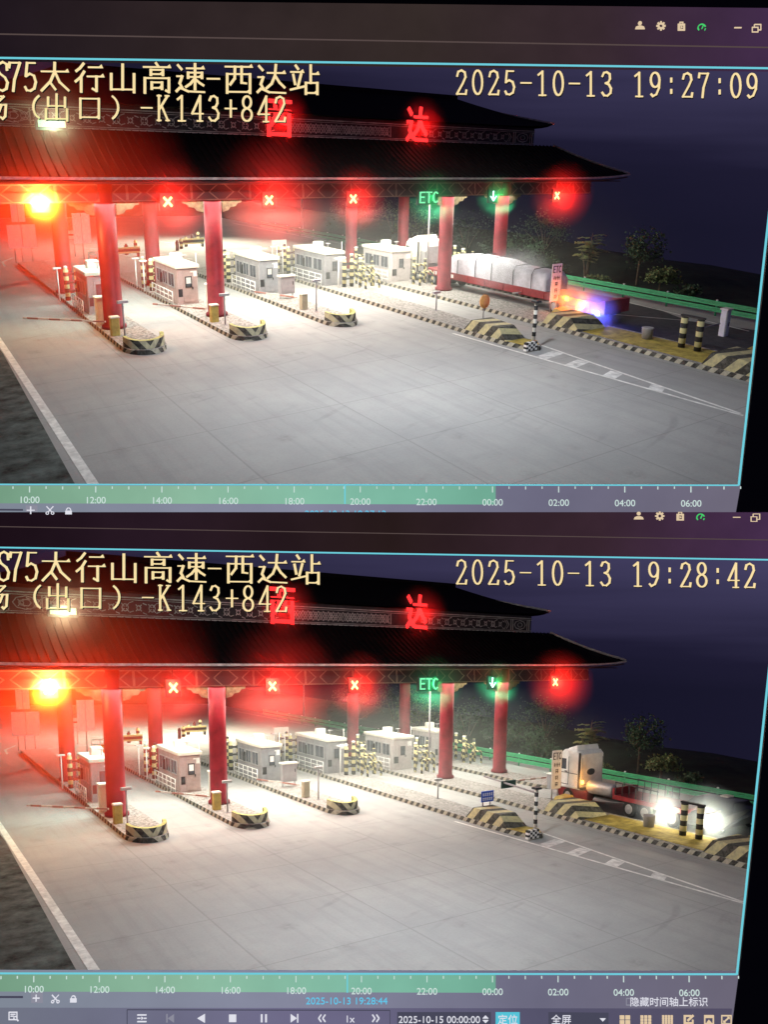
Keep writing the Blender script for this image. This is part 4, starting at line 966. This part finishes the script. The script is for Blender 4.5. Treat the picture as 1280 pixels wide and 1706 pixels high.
    m = MB(); m.box(-.6, .6, -.05, -.032, 2.02, 2.18); part('bar', m, M_dark, b)
    b = board(18.9, 16.6, 1.5, 1.35, 1.2, 'white board on a stand left of the fourth booth', M_cream, .24, 2)
    # far bollards and rails
    for i, (u, v) in enumerate(((10.3, 37), (12.2, 40.5), (14.6, 43), (16.2, 38), (17.2, 39.6), (18.4, 41.5), (20.2, 44.5), (21.8, 47))):
        t = solid('bollard', MB().lathe([(.2, 0), (.2, .9), (.12, 1.0), (.12, 1.1)], n=10), M_post if i % 3 else M_dark,
                  ['first', 'second', 'third', 'fourth', 'fifth', 'sixth', 'seventh', 'eighth'][i] + ' small far bollard from the left beyond the booths', 'bollard', (u, v, 0), 'small bollards on the far road')
    for u, v, w_, lab in ((9.6, 35, 3.2, 'far left'), (18.8, 40.6, 3.0, 'right of a column')):
        t = thing('road_barrier', 'low yellow road barrier on the far road, %s' % lab, 'barrier', (u, v, 0), 'far road barriers')
        m = MB(); m.box(-w_ / 2, w_ / 2, -.1, .1, .35, .95); part('panel', m, M_post, t)
        for x in (-w_ / 2 + .2, w_ / 2 - .2):
            m = MB(); m.box(x - .06, x + .06, -.3, .3, 0, .349); part('foot', m, M_dark, t)
    t = thing('railing', 'tubular railing near the far left sign', 'railing', (5.6, 29, 0)); m = MB()
    for z in (.5, .9, 1.3): m.tube([(-.8, 0, z), (.8, 0, z)], .04, 6)
    for x in (-.8, 0, .8): m.tube([(x, 0, 0), (x, 0, 1.35)], .05, 6)
    part('frame', m, M_white, t)
    t = solid('sand_bag_pile', MB().ball((0, 0, .3), .9, 12, 0, (1.2, .8, .5)), M_ochre, 'orange mound beside the railing at far left', 'mound', (6.6, 31, 0))
    # right-hand furniture
    t = board(26.6, -10.9, .95, 2.35, .7, 'tall white ETC lane sign with dark characters on the right', M_white, .24, 2, 'sign', 'lane_sign')
    text_on(t, 'ETC', -.41, -.04, 2.5, .42, M_dark, 'lettering', .13, .11, 1.15)
    for k, ch in enumerate(('出', '口', '达', '西')): pass
    m = MB()
    for k in range(4):
        z = 2.1 - k * .4
        if k == 0:
            for q in range(4): m.box(-.3 + q * .16, -.2 + q * .16, -.052, -.032, z + .05, z + .1); m.box(-.26 + q * .16, -.23 + q * .16, -.056, -.032, z - .05, z + .2)
        else:
            m.box(-.13, .13, -.052, -.032, z + .16, z + .2); m.box(-.1, -.06, -.055, -.032, z - .04, z + .2); m.box(.06, .1, -.055, -.032, z - .04, z + .2); m.box(-.13, .13, -.05, -.032, z + .04, z + .08)
    part('characters', m, M_dark, t)
    t = thing('height_post', 'black and white banded post with chequered base at the island tip', 'post', (18.75, -16.75, .24))
    m = MB(); m.lathe([(.11, 0), (.11, 2.2)], n=10); part('pole', m, M_postw, t); m = MB(); m.bbox(-.22, .22, -.22, .22, 2.2, 2.3, .03); part('cap', m, M_dark, t)
    m = MB(); n = 5
    for i in range(n):
        for j in range(4): m.box(-.95 + i * .17, -.78 + i * .17 , -.42, -.2, .02 + j * .11, .13 + j * .11, (i + j) % 2)
    t2 = thing('chequered_block', 'black and white chequered block at the fourth island tip', 'block', (18.75, -16.75, .05)); part('block', m, [M_white, M_dark], t2)
    t = thing('guard_frame', 'two thick yellow and black banded posts joined by a top bar', 'guard frame', (25.35, -22.3, .24))
    for y in (-.5, .5):
        m = MB(); m.lathe([(.19, .041), (.19, 1.65)], (0, y), 12); part('post', m, M_post, t); m = MB(); m.box(-.2, .2, y - .2, y + .2, 0, .04); part('foot', m, M_yellow, t)
    m = MB(); m.bar((0, -.72, 1.7), (0, .72, 1.7), .2, .09); part('top_bar', m, M_dark, t); m = MB(); m.bar((.2, -.5, 1.2), (2.6, -.1, 1.1), .06, .06); part('side_bar', m, M_grey, t)
    cabinet(31.0, -21.0, .5, .4, 1.5, 'white post box beyond the tow lane at right', M_white, 'roadside_post', 0)
    m = MB(); m.lathe([(.3, 0), (.34, .55), (.36, .6), (.3, .62)], n=14); solid('litter_bin', m, M_grey, 'round grey bin on the fifth island right of the ramp', 'bin', (25.5, -19.4, .262))
    m = MB(); m.rings([[(-.9, -.5, 0), (.9, -.5, 0), (.9, .5, 0), (-.9, .5, 0)], [(-.75, -.4, .5), (.5, -.4, .65), (.5, .4, .65), (-.75, .4, .5)]]); solid('yellow_block', m, M_yellow, 'yellow sloped block on the right edge of the fifth island', 'block', (26.4, -25.6, .24))
    m = MB(); m.rings([[(-.7, -.5, 0), (.7, -.5, 0), (.7, .5, 0), (-.7, .5, 0)], [(-.5, -.35, .42), (.45, -.35, .5), (.45, .35, .5), (-.5, .35, .42)]]); solid('yellow_mound', m, M_yellow, 'yellow painted mound behind the first ramp of the fifth island', 'mound', (26.3, -12.0, .24))
    guardrail()
    # plants on the bank
    def hz(u): return -.1 + min(2.4, (u - 38.4) * .24)
    frond_tree(39.9, -2.2, hz(39.9), 'pale tree with layered fronds behind the guardrail', rnd)
    round_tree(41.6, -6.4, hz(41.6), 3.4, 1.7, 'dark loose leafed tree right of the frond tree', rnd)
    round_tree(40.6, -9.4, hz(40.6), 1.6, 1.3, 'low leafy tree below the dark loose one', rnd, M_leaf, 1100, 'low_tree')
    for u, v, r, h, m0, d_ in ((40.2, 9, 2.2, 2.6, M_leafd, 'dark shrub beside the rightmost column'), (40.5, 4.5, 2.0, 2.2, M_leafd, 'dark shrub behind the rightmost column'), (40.0, 1.2, 1.4, 1.2, M_leafd, 'dark low shrub left of the frond tree'),
                               (39.6, -4, .9, .6, M_leaf, 'small pale shrub under the frond tree'), (40.2, -12.5, 1.0, .6, M_leafd, 'small dark shrub right of the low tree'), (40.0, -19, .8, .5, M_leafd, 'smallest dark shrub, farthest right by the guardrail'),
                               (45, 8, 3.0, 3.0, M_leafd, 'tall dark shrub high on the bank'), (41.5, 25, 3.2, 3.6, M_leaf, 'pale shrub in the gap between the back right columns'), (42, 17, 3.2, 3.4, M_leafd, 'dark shrub seen behind the fifth booth'), (43, 33, 3.5, 4.0, M_leafd, 'dark shrub beyond the far rail between columns'), (42, 41, 3.5, 4, M_leafr, 'brownish shrub farthest along the far rail')):
        bush(u, v, hz(u), r, h, d_, rnd, m0, 700)
    if vehicles == 'upper':
        upper_lorry()
        t = thing('orange_disc', 'orange disc behind the ramp standing in for a glow', 'sign', (20.6, -10.4, .24)); m = MB(); m.lathe([(.02, -.03), (.42, -.03), (.42, .03), (.02, .03)], (0, 1.15), 18, 0, 'y'); part('disc', m, M_orange, t); m = MB(); m.tube([(0, .06, 0), (0, .06, 1.2)], .04, 6); m.box(-.25, .25, -.1, .2, 0, .05); part('leg', m, M_grey, t)  # orange disc put in place of a blurred orange glow
    else:
        lower_lorry(); headlight_car()
        t = board(19.4, -11.9, 1.0, .6, .75, 'blue sign with white characters on two legs behind the ramp', M_blue, .24, 2)
        m = MB()
        for r_ in range(2):
            for q in range(5): x = -.42 + q * .17; z = .83 + r_ * .25; m.box(x, x + .11, -.05, -.032, z + .11, z + .14); m.box(x + .035, x + .065, -.054, -.032, z, z + .17); m.box(x, x + .1, -.052, -.032, z + .02, z + .045)
        part('characters', m, M_white, t)
        t = thing('boom_arm', 'level boom with a dark board beside the banded post', 'boom', (18.75, -16.75, .24)); m = MB(); m.bar((.05, .25, 2.0), (1.6, 6.3, 1.9), .07, .09); part('arm', m, M_grey, t)
        m = MB(); m.box(.75, 1.95, 3.7, 3.76, 1.62, 2.02); part('led_board', m, M_board, t)

# ================================================================== the two monitors that show the feeds
DS = 17.0
def W(px, py, d=0): return Vector(((px - 640) / F * DS, DS + d, (853 - py) / F * DS))
K = DS / F
def lin(*c): return tuple(((x / 255) / 12.92 if x / 255 <= .04045 else ((x / 255 + .055) / 1.055) ** 2.4) for x in c)
def screen_mat(name, stops, noise=.25):
    """display colour running across the panel (emitted by the screen itself); stops = (px, (r, g, b))"""
    if name in MATS: return MATS[name]
    m = bpy.data.materials.new(name); m.use_nodes = True; t = m.node_tree; t.nodes.clear()
    o = t.nodes.new('ShaderNodeOutputMaterial'); e = t.nodes.new('ShaderNodeEmission'); t.links.new(e.outputs[0], o.inputs[0])
    at = t.nodes.new('ShaderNodeAttribute'); at.attribute_name = 'loc'; s = t.nodes.new('ShaderNodeSeparateXYZ'); t.links.new(at.outputs['Vector'], s.inputs[0])
    mr = t.nodes.new('ShaderNodeMapRange'); mr.inputs[1].default_value = W(-100, 0).x; mr.inputs[2].default_value = W(1300, 0).x; t.links.new(s.outputs[0], mr.inputs[0])
    r = t.nodes.new('ShaderNodeValToRGB'); t.links.new(mr.outputs[0], r.inputs[0])
    for i, (px, c) in enumerate(stops):
        el = r.color_ramp.elements[i] if i < 2 else r.color_ramp.elements.new((px + 100) / 1400)
        el.position = (px + 100) / 1400; el.color = (*lin(*c), 1)
    n = t.nodes.new('ShaderNodeTexNoise'); n.inputs['Scale'].default_value = .8; n.inputs['Detail'].default_value = 8; t.links.new(at.outputs['Vector'], n.inputs['Vector'])
    k = t.nodes.new('ShaderNodeMapRange'); k.inputs[1].default_value = .3; k.inputs[2].default_value = .7; k.inputs[3].default_value = 1 - noise; k.inputs[4].default_value = 1 + noise; t.links.new(n.outputs['Fac'], k.inputs[0])
    t.links.new(r.outputs[0], e.inputs[0]); t.links.new(k.outputs[0], e.inputs[1]); MATS[name] = m; return m
def flat(name, c): return glow(name, lin(*c), 1)
M_osd = flat('caption_ink', (252, 226, 168)); M_osds = flat('caption_shadow', (14, 12, 16))
M_cyan = flat('cyan_line', (110, 205, 220)); M_ic = flat('icon_cream', (225, 200, 165)); M_icw = flat('icon_white', (225, 225, 235)); M_icg = flat('icon_green', (70, 210, 110))
M_tick = flat('tick_white', (205, 225, 220)); M_thin = flat('panel_seam', (86, 72, 70)); M_cytext = flat('cyan_text', (95, 200, 235)); M_uidark = flat('field_dark', (72, 72, 90)); M_btn = flat('cyan_button', (85, 195, 215)); M_dim = flat('icon_dim', (140, 140, 155))
M_bez = mat('black_bezel', (.006, .006, .007), .6, var=.1)
def uprism(mb, pts, d0, d1, mi=0):
    a = [W(x, y, d0) for x, y in pts]; b = [W(x, y, d1) for x, y in pts]; mb.rings([a, b], mi); return mb
def uline(mb, a, b, w, d, mi=0):
    L = math.hypot(b[0] - a[0], b[1] - a[1]) or 1; nx, ny = -(b[1] - a[1]) / L * w / 2, (b[0] - a[0]) / L * w / 2
    return uprism(mb, [(a[0] + nx, a[1] + ny), (b[0] + nx, b[1] + ny), (b[0] - nx, b[1] - ny), (a[0] - nx, a[1] - ny)], d, d + .02, mi)
def upart(name, mb, m, parent, label=None):
    o = bpy.data.objects.new(name, mesh_of(mb, name, m, None)); COL.objects.link(o); o.parent = parent
    o.matrix_parent_inverse = parent.matrix_basis.inverted(); return props(o, label)
def utext(s, cx, cy, size, m, parent, d=-.05, name='label_text', tilt=0.0, xs=1.0):
    cu = bpy.data.curves.new(name, 'FONT'); cu.body = s; cu.size = size * K * 1.36; cu.align_x = 'CENTER'; cu.extrude = .004
    tmp = bpy.data.objects.new('tmp', cu); COL.objects.link(tmp)
    dg = bpy.context.evaluated_depsgraph_get(); me = bpy.data.meshes.new_from_object(tmp.evaluated_get(dg))
    bpy.data.objects.remove(tmp); me.materials.clear(); me.materials.append(m)
    c = W(cx, cy, d); ct, st = math.cos(-tilt), math.sin(-tilt); h = size * K * .48
    for v in me.vertices:
        x, y, z = v.co.x * xs, v.co.y - h, v.co.z; v.co = Vector((c.x + x * ct - y * st, c.y - z, c.z + x * st + y * ct))
    o = bpy.data.objects.new(name, me); COL.objects.link(o); o.parent = parent; o.matrix_parent_inverse = parent.matrix_basis.inverted(); return o
def osd(items, size, parent, name, tilt=.012):
    """on-screen caption: (char, centre px, centre py), one part per character"""
    for ch, cx, cy in items:
        mb = MB(); k = 0
        gx = .5 if not ch.isascii() or ch in '()' else .25
        for q in stroke_quads(ch, .085 if not ch.isascii() else .08, .042):
            k += 1; dd = -.05 - .00021 * (k % 60)
            pts = [(cx + (a - gx) * size, cy + (.5 - b) * size * 1.02 + (a - gx) * size * tilt) for a, b in q]
            mb.rings([[W(x, y, dd) for x, y in pts], [W(x, y, dd + .02) for x, y in pts]], 0)
            mb.rings([[W(x + 1.4, y + 1.6, dd + .024) for x, y in pts], [W(x + 1.4, y + 1.6, dd + .03) for x, y in pts]], 1)
        upart(name, mb, [M_osd, M_osds], parent)
def icon(kind, cx, cy, s, m, parent, name):
    mb = MB(); D = -.05
    def P(*pts): uprism(mb, [(cx + x * s, cy + y * s) for x, y in pts], D, D + .02)
    def disc(x, y, r, n=14): P(*[(x + r * math.cos(2 * math.pi * i / n), y + r * math.sin(2 * math.pi * i / n)) for i in range(n)])
    def L(x0, y0, x1, y1, w=.16): uline(mb, (cx + x0 * s, cy + y0 * s), (cx + x1 * s, cy + y1 * s), w * s, D)
    def R(x0, x1, y0, y1): P((x0, y0), (x1, y0), (x1, y1), (x0, y1))
    def F_(x0, x1, y0, y1, w=.14): R(x0, x1, y0, y0 + w); R(x0, x1, y1 - w, y1); R(x0, x0 + w, y0 + w, y1 - w); R(x1 - w, x1, y0 + w, y1 - w)
    if kind == 'person': disc(0, -.4, .38); P((-.95, .75), (-.8, .3), (-.3, .1), (.3, .1), (.8, .3), (.95, .75))
    elif kind == 'gear':
        for i in range(8):
            a = i * math.pi / 4; c, q = math.cos(a), math.sin(a); L(c * .38, q * .38, c * .95, q * .95, .34)
        for i in range(12):
            a = i * math.pi / 6; b = a + math.pi / 6; L(.52 * math.cos(a), .52 * math.sin(a), .52 * math.cos(b), .52 * math.sin(b), .36)
    elif kind == 'bag': F_(-.4, .4, -.95, -.4, .16); R(-.75, .75, -.55, -.2); R(-.75, -.28, -.2, .85); R(.38, .75, -.2, .85); R(-.28, .38, .55, .85); P((-.12, -.12), (.3, .18), (-.12, .45))
    elif kind == 'gauge':
        for i in range(10):
            a = math.pi * (1.05 + i * .1) - .5; b = a + .3; L(.8 * math.cos(a), .8 * math.sin(a) + .2, .8 * math.cos(b), .8 * math.sin(b) + .2, .2)
        L(0, .35, .35, -.45, .2); L(-.75, .3, -.6, .65, .18); L(.75, .3, .6, .65, .18)
    elif kind == 'minus': L(-.75, 0, .75, 0, .2)
    elif kind == 'windows': F_(-.85, .35, -.25, .75); L(-.4, -.7, .85, -.7, .15); L(.8, -.7, .8, .35, .15); L(-.4, -.7, -.4, -.25, .15); L(.35, .3, .85, .3, .15)
    elif kind == 'plus': L(-.8, 0, .8, 0, .2); L(0, -.8, 0, .8, .2)
    elif kind == 'scissors':
        L(-.7, -.8, .45, .45, .16); L(.7, -.8, -.45, .45, .16)
        for x in (-.55, .55):
            for i in range(8): a = i * math.pi / 4; b = a + math.pi / 4; L(x + .28 * math.cos(a), .6 + .28 * math.sin(a), x + .28 * math.cos(b), .6 + .28 * math.sin(b), .13)
    elif kind == 'lock':
        R(-.75, .75, -.05, .85)
        for i in range(7): a = math.pi + i * math.pi / 7; b = a + math.pi / 7; L(.5 * math.cos(a), -.1 + .6 * math.sin(a), .5 * math.cos(b), -.1 + .6 * math.sin(b), .18)
    elif kind == 'back': P((.7, -.85), (.7, .85), (-.75, 0))
    elif kind == 'stop': R(-.7, .7, -.7, .7)
    elif kind == 'pause': R(-.6, -.25, -.75, .75); R(.25, .6, -.75, .75)
    elif kind == 'next': P((-.75, -.8), (.4, 0), (-.75, .8)); R(.5, .75, -.8, .8)
    elif kind == 'prev': P((.75, -.8), (-.4, 0), (.75, .8)); R(-.75, -.5, -.8, .8)
    elif kind in ('rew', 'ffw'):
        g = -1 if kind == 'rew' else 1
        for o_ in (-.5, .3): L(g * o_, -.7, g * (o_ + .5), 0, .22); L(g * (o_ + .5), 0, g * o_, .7, .22)
    elif kind == 'list': L(-.9, -.65, .9, -.65, .18); L(-.9, .65, .9, .65, .18); L(-.9, 0, -.3, 0, .18); P((-.1, -.3), (.3, 0), (-.1, .3)); L(.4, 0, .9, 0, .18)
    elif kind == 'grid4': [R(x, x + .8, y, y + .65) for x in (-.9, .1) for y in (-.75, .1)]
    elif kind == 'grid9': [R(x, x + .5, y, y + .42) for x in (-.95, -.27, .41) for y in (-.75, -.2, .35)]
    elif kind == 'grid16': [R(x, x + .36, y, y + .3) for x in (-.95, -.45, .05, .55) for y in (-.78, -.38, .02, .42)]
    elif kind == 'edit': R(-.85, .5, -.8, -.55); R(-.85, -.5, -.55, .8); R(-.5, .85, .45, .8); R(.6, .85, 0, .45); L(-.2, .2, .85, -.8, .3)
    elif kind == 'save': F_(-.85, .85, -.8, .8, .2); R(-.85, .85, -.6, -.35); P((-.4, .5), (0, 0), (.45, .5))
    elif kind == 'expand': F_(-.9, .9, -.8, .8, .16); L(-.45, .4, .45, -.4, .16); P((.1, -.5), (.55, -.5), (.55, -.1)); P((-.1, .5), (-.55, .5), (-.55, .1))
    elif kind == 'search': F_(-.85, .75, -.8, .7, .14); L(-.5, -.35, .4, -.35, .13); L(-.5, 0, .1, 0, .13); [L(.4 + .32 * math.cos(i * .785), .35 + .32 * math.sin(i * .785), .4 + .32 * math.cos(i * .785 + .785), .35 + .32 * math.sin(i * .785 + .785), .13) for i in range(8)]; L(.6, .55, .95, .9, .17)
    elif kind == 'updown': P((-.7, -.2), (0, -.9), (.7, -.2)); P((-.7, .2), (.7, .2), (0, .9))
    elif kind == 'down': P((-.8, -.4), (.8, -.4), (0, .45))
    elif kind == 'checkbox': F_(-.75, .75, -.75, .75, .12)
    elif kind == 'nib': P((-.3, -.6), (.3, .1), (.5, .7), (-.5, .7))
    return upart(name, mb, m, parent)

def monitor(which):
    lower = which == 'lower'; dy = 813 if lower else 0
    t = bpy.data.objects.new('monitor', None); COL.objects.link(t); t.location = W(640, 830 + dy)
    props(t, 'lower black monitor playing the toll plaza recording at 19:28:42' if lower else 'upper black monitor playing the toll plaza recording at 19:27:09', 'monitor', 'two stacked monitors')
    XL, XR = -420, 1420
    TB = screen_mat('title_bar_display', [(0, (30, 22, 28)), (1300, (66, 44, 74)), (300, (46, 36, 37)), (700, (52, 42, 40)), (1000, (54, 40, 46))], .12)
    TB2 = screen_mat('lower_title_bar_display', [(0, (28, 16, 24)), (1300, (70, 46, 78)), (250, (38, 24, 34)), (650, (38, 26, 26)), (1000, (56, 38, 48))], .12)
    def tl(x): return (97 + x * .0135) if not lower else (912 + x * .016)            # top edge of the picture
    def rx(y): return (1231 + (808 - y) * .112) if not lower else (1228 + (1621 - y) * .106)   # its right edge
    top = (2, 9) if not lower else (853, 853)
    m = MB(); uprism(m, [(XL, tl(XL)), (XL, -6 if not lower else 853.2), (XR, 15 if not lower else 853.2), (XR, tl(XR))][::-1], 0 if not lower else -.02, .12)
    bar = upart('title_bar', m, TB2 if lower else TB, t)
    m = MB(); uline(m, (XL, 50 + (0 if not lower else 820)), (XR, 82 + (0 if not lower else 820)), 1.5, -.022); upart('seam', m, M_thin, bar)
    yb = 806.5 + (814 if lower else 0); yt = 854 if not lower else 1722
    # right and top bezel
    m = MB(); uprism(m, [(rx(tl(1260)) + 4, tl(1260) + 7), (rx(yb) + 4, yb + 0), (rx(yt) + 1, yt), (1520, yt), (1520, tl(1500))], -.02, .12)
    upart('bezel', m, M_bez, t)
    if not lower:
        m = MB(); uprism(m, [(XL, -60), (XL, -6), (XR, 15), (XR, -60)], -.02, .12); upart('top_bezel', m, M_bez, t)
    # picture outline
    m = MB(); uline(m, (XL, tl(XL)), (rx(tl(1300)), tl(rx(tl(1300)))), 2.6, -.024); uline(m, (XL, yb), (rx(yb), yb + 2), 2.4, -.024); uline(m, (rx(tl(1300)), tl(1300)), (rx(yb), yb + 2), 3.2, -.03)
    upart('picture_outline', m, M_cyan, t)
    # timeline
    lav = screen_mat('timeline_display', [(0, (128, 136, 150)), (1300, (110, 104, 120)), (500, (134, 136, 158)), (900, (108, 106, 128))], .05)
    gre = screen_mat('recorded_display', [(0, (118, 158, 132)), (830, (112, 170, 148)), (300, (140, 184, 158)), (600, (128, 186, 164))], .06)
    m = MB(); uprism(m, [(XL, yb), (rx(yb) + 6, yb + 2), (rx(yt) + 3, yt), (XL, yt)], 0, .12); tlb = upart('timeline_panel', m, lav, t)
    g1 = yb + (33 if not lower else 31)
    m = MB(); uprism(m, [(XL, yb + 2.5), (826, yb + 3), (826, g1 + 1), (XL, g1 - 2)], -.03, -.005); upart('recorded_range', m, gre, tlb)
    m = MB(); x0, x1 = (50, 1151) if not lower else (57, 1148)
    for i in range(-2, 22):
        x = x0 + (x1 - x0) / 10 * i / 2
        if x > rx(yb) - 8 or x < -30: continue
        uline(m, (x, yb + 4), (x, yb + (14 if i % 2 == 0 else 9)), 1.4, -.045)
        for q in (-.25, .25): uline(m, (x + q * 55 * 2, yb + 4), (x + q * 55 * 2, yb + 8), 1.2, -.047)
    upart('tick_marks', m, M_tick, tlb)
    for i in range(11):
        utext('%02d:00' % ((10 + 2 * i) % 24), x0 + (x1 - x0) / 10 * i, yb + 26 + i * .6 + (-1 if lower else 0), 11.5, M_tick, tlb, -.05, 'hour_text', 0)
    m = MB(); cx = 575 if not lower else 579; uline(m, (cx, yb + 2), (cx, g1), 2.2, -.052); upart('cursor', m, M_cyan, tlb)
    utext('2025-10-13 19:27:12' if not lower else '2025-10-13 19:28:44', 576 if not lower else 578, 856 if not lower else 1665, 12, M_cytext, tlb, -.012 if not lower else -.05, 'time_text')
    if not lower:
        m = MB(); uprism(m, [(XL, 843), (38, 848), (38, 851), (XL, 846)], -.02, -.005); upart('slider', m, M_uidark, tlb)
        m = MB(); uprism(m, [(43, 842), (62, 842), (62, 853), (43, 853)], -.02, -.005); upart('button', m, M_dim, tlb)
        for kd, x, y, s in (('plus', 52, 850, 8), ('scissors', 84, 850, 8), ('lock', 115, 851, 7)): icon(kd, x, y, s, M_icw, tlb, 'icon')
    else:
        m = MB(); uprism(m, [(XL, 1658), (38, 1659), (38, 1662), (XL, 1661)], -.02, -.005); upart('slider', m, M_uidark, tlb)
        m = MB(); uprism(m, [(52, 1652), (71, 1652), (71, 1670), (52, 1670)], -.02, -.005); upart('button', m, M_dim, tlb)
        for kd, x, y, s in (('plus', 61, 1661, 7), ('scissors', 93, 1662, 8), ('lock', 123, 1662, 7)): icon(kd, x, y, s, M_icw, tlb, 'icon')
        icon('checkbox', 1049, 1667, 8, M_dim, tlb, 'check_box'); utext('隐藏时间轴上标识', 1114, 1667, 12, M_icw, tlb, -.05, 'option_text', .0)
        m = MB(); uprism(m, [(XL, 1678), (rx(1678) - 2, 1680), (rx(1722) - 2, 1722), (XL, 1722)], -.02, -.004); cb = upart('control_bar', m, screen_mat('control_display', [(0, (112, 116, 132)), (1300, (84, 78, 100)), (500, (110, 106, 136)), (900, (86, 84, 108))], .06), tlb)
        m = MB(); uline(m, (212, 1722), (212, 1681), 1.2, -.03); uline(m, (212, 1681), (650, 1682), 1.2, -.031); uline(m, (650, 1682), (650, 1722), 1.2, -.03); upart('frame_line', m, M_uidark, cb)
        icon('search', 23, 1691, 9, M_icw, cb, 'icon')
        for kd, x in (('list', 237), ('prev', 284), ('back', 336), ('stop', 388), ('pause', 440), ('next', 491), ('rew', 538), ('ffw', 625)): icon(kd, x, 1694.5, 8.5, M_dim if kd == 'prev' else M_icw, cb, 'icon')
        utext('1x', 583, 1695, 12, M_icw, cb, -.05, 'speed_text')
        m = MB(); uprism(m, [(662, 1685), (818, 1685), (818, 1720), (662, 1720)], -.034, -.022); upart('entry_field', m, M_uidark, cb)
        m = MB(); uprism(m, [(914, 1685), (1014, 1686), (1014, 1722), (914, 1722)], -.034, -.022); upart('drop_down', m, M_uidark, cb)
        utext('2025-10-15 00:00:00', 732, 1696, 12, M_icw, cb, -.05, 'entry_text'); icon('updown', 809, 1696, 7, M_icw, cb, 'icon')
        m = MB(); uprism(m, [(826, 1685), (866, 1685), (866, 1707), (826, 1707)], -.034, -.022); bt = upart('locate_button', m, M_btn, cb); utext('定位', 846, 1696.5, 12.5, M_icw, bt, -.05, 'button_text')
        utext('全屏', 935, 1696.5, 12.5, M_icw, cb, -.05, 'menu_text'); icon('down', 1004, 1697, 6, M_icw, cb, 'icon')
        for kd, x in (('grid4', 1041), ('grid9', 1076), ('grid16', 1112), ('edit', 1147), ('save', 1181), ('expand', 1210)): icon(kd, x, 1697, 9.5, M_ic, cb, 'icon')
    iy = 44 if not lower else 859
    for kd, x, y, s, m0 in (('person', 1066, 0, 8.5, M_ic), ('gear', 1101, 1, 8, M_ic), ('bag', 1135, 2, 8, M_ic), ('gauge', 1169, 3, 8, M_icg), ('minus', 1229, 4, 8, M_ic), ('windows', 1260, 5, 9, M_ic)):
        icon(kd, x - (2 if lower else 0), iy + y * (.7 if lower else 1), s, m0, bar, 'icon')
    # captions
    x_ = lambda x: x + (2 if lower else 0); d2 = 814 if lower else 0
    row = [('S', 5), ('7', 25), ('5', 52), ('太', 92), ('行', 150), ('山', 205), ('高', 262), ('速', 318), ('-', 356), ('西', 398), ('达', 453), ('站', 508)]
    osd([(c, x_(x), 129 + d2 + x * .011) for c, x in row], 50, t, 'caption_character')
    row = [('场', -8), ('(', 52), ('出', 95), ('口', 150), (')', 202), ('-', 245), ('K', 272), ('1', 303), ('4', 330), ('3', 357), ('+', 385), ('8', 412), ('4', 440), ('2', 467)]
    osd([(c, x_(x), 179 + d2 + x * .009) for c, x in row], 44, t, 'caption_character')
    s = '2025-10-13 19:28:42' if lower else '2025-10-13 19:27:09'
    osd([(c, 769 + i * (26.85 if not lower else 26.65), 138.5 + d2 + i * .33) for i, c in enumerate(s) if c != ' '], 42, t, 'date_character')

build_feed(UP, 'upper')
build_feed(LO, 'lower')
monitor('upper'); monitor('lower')
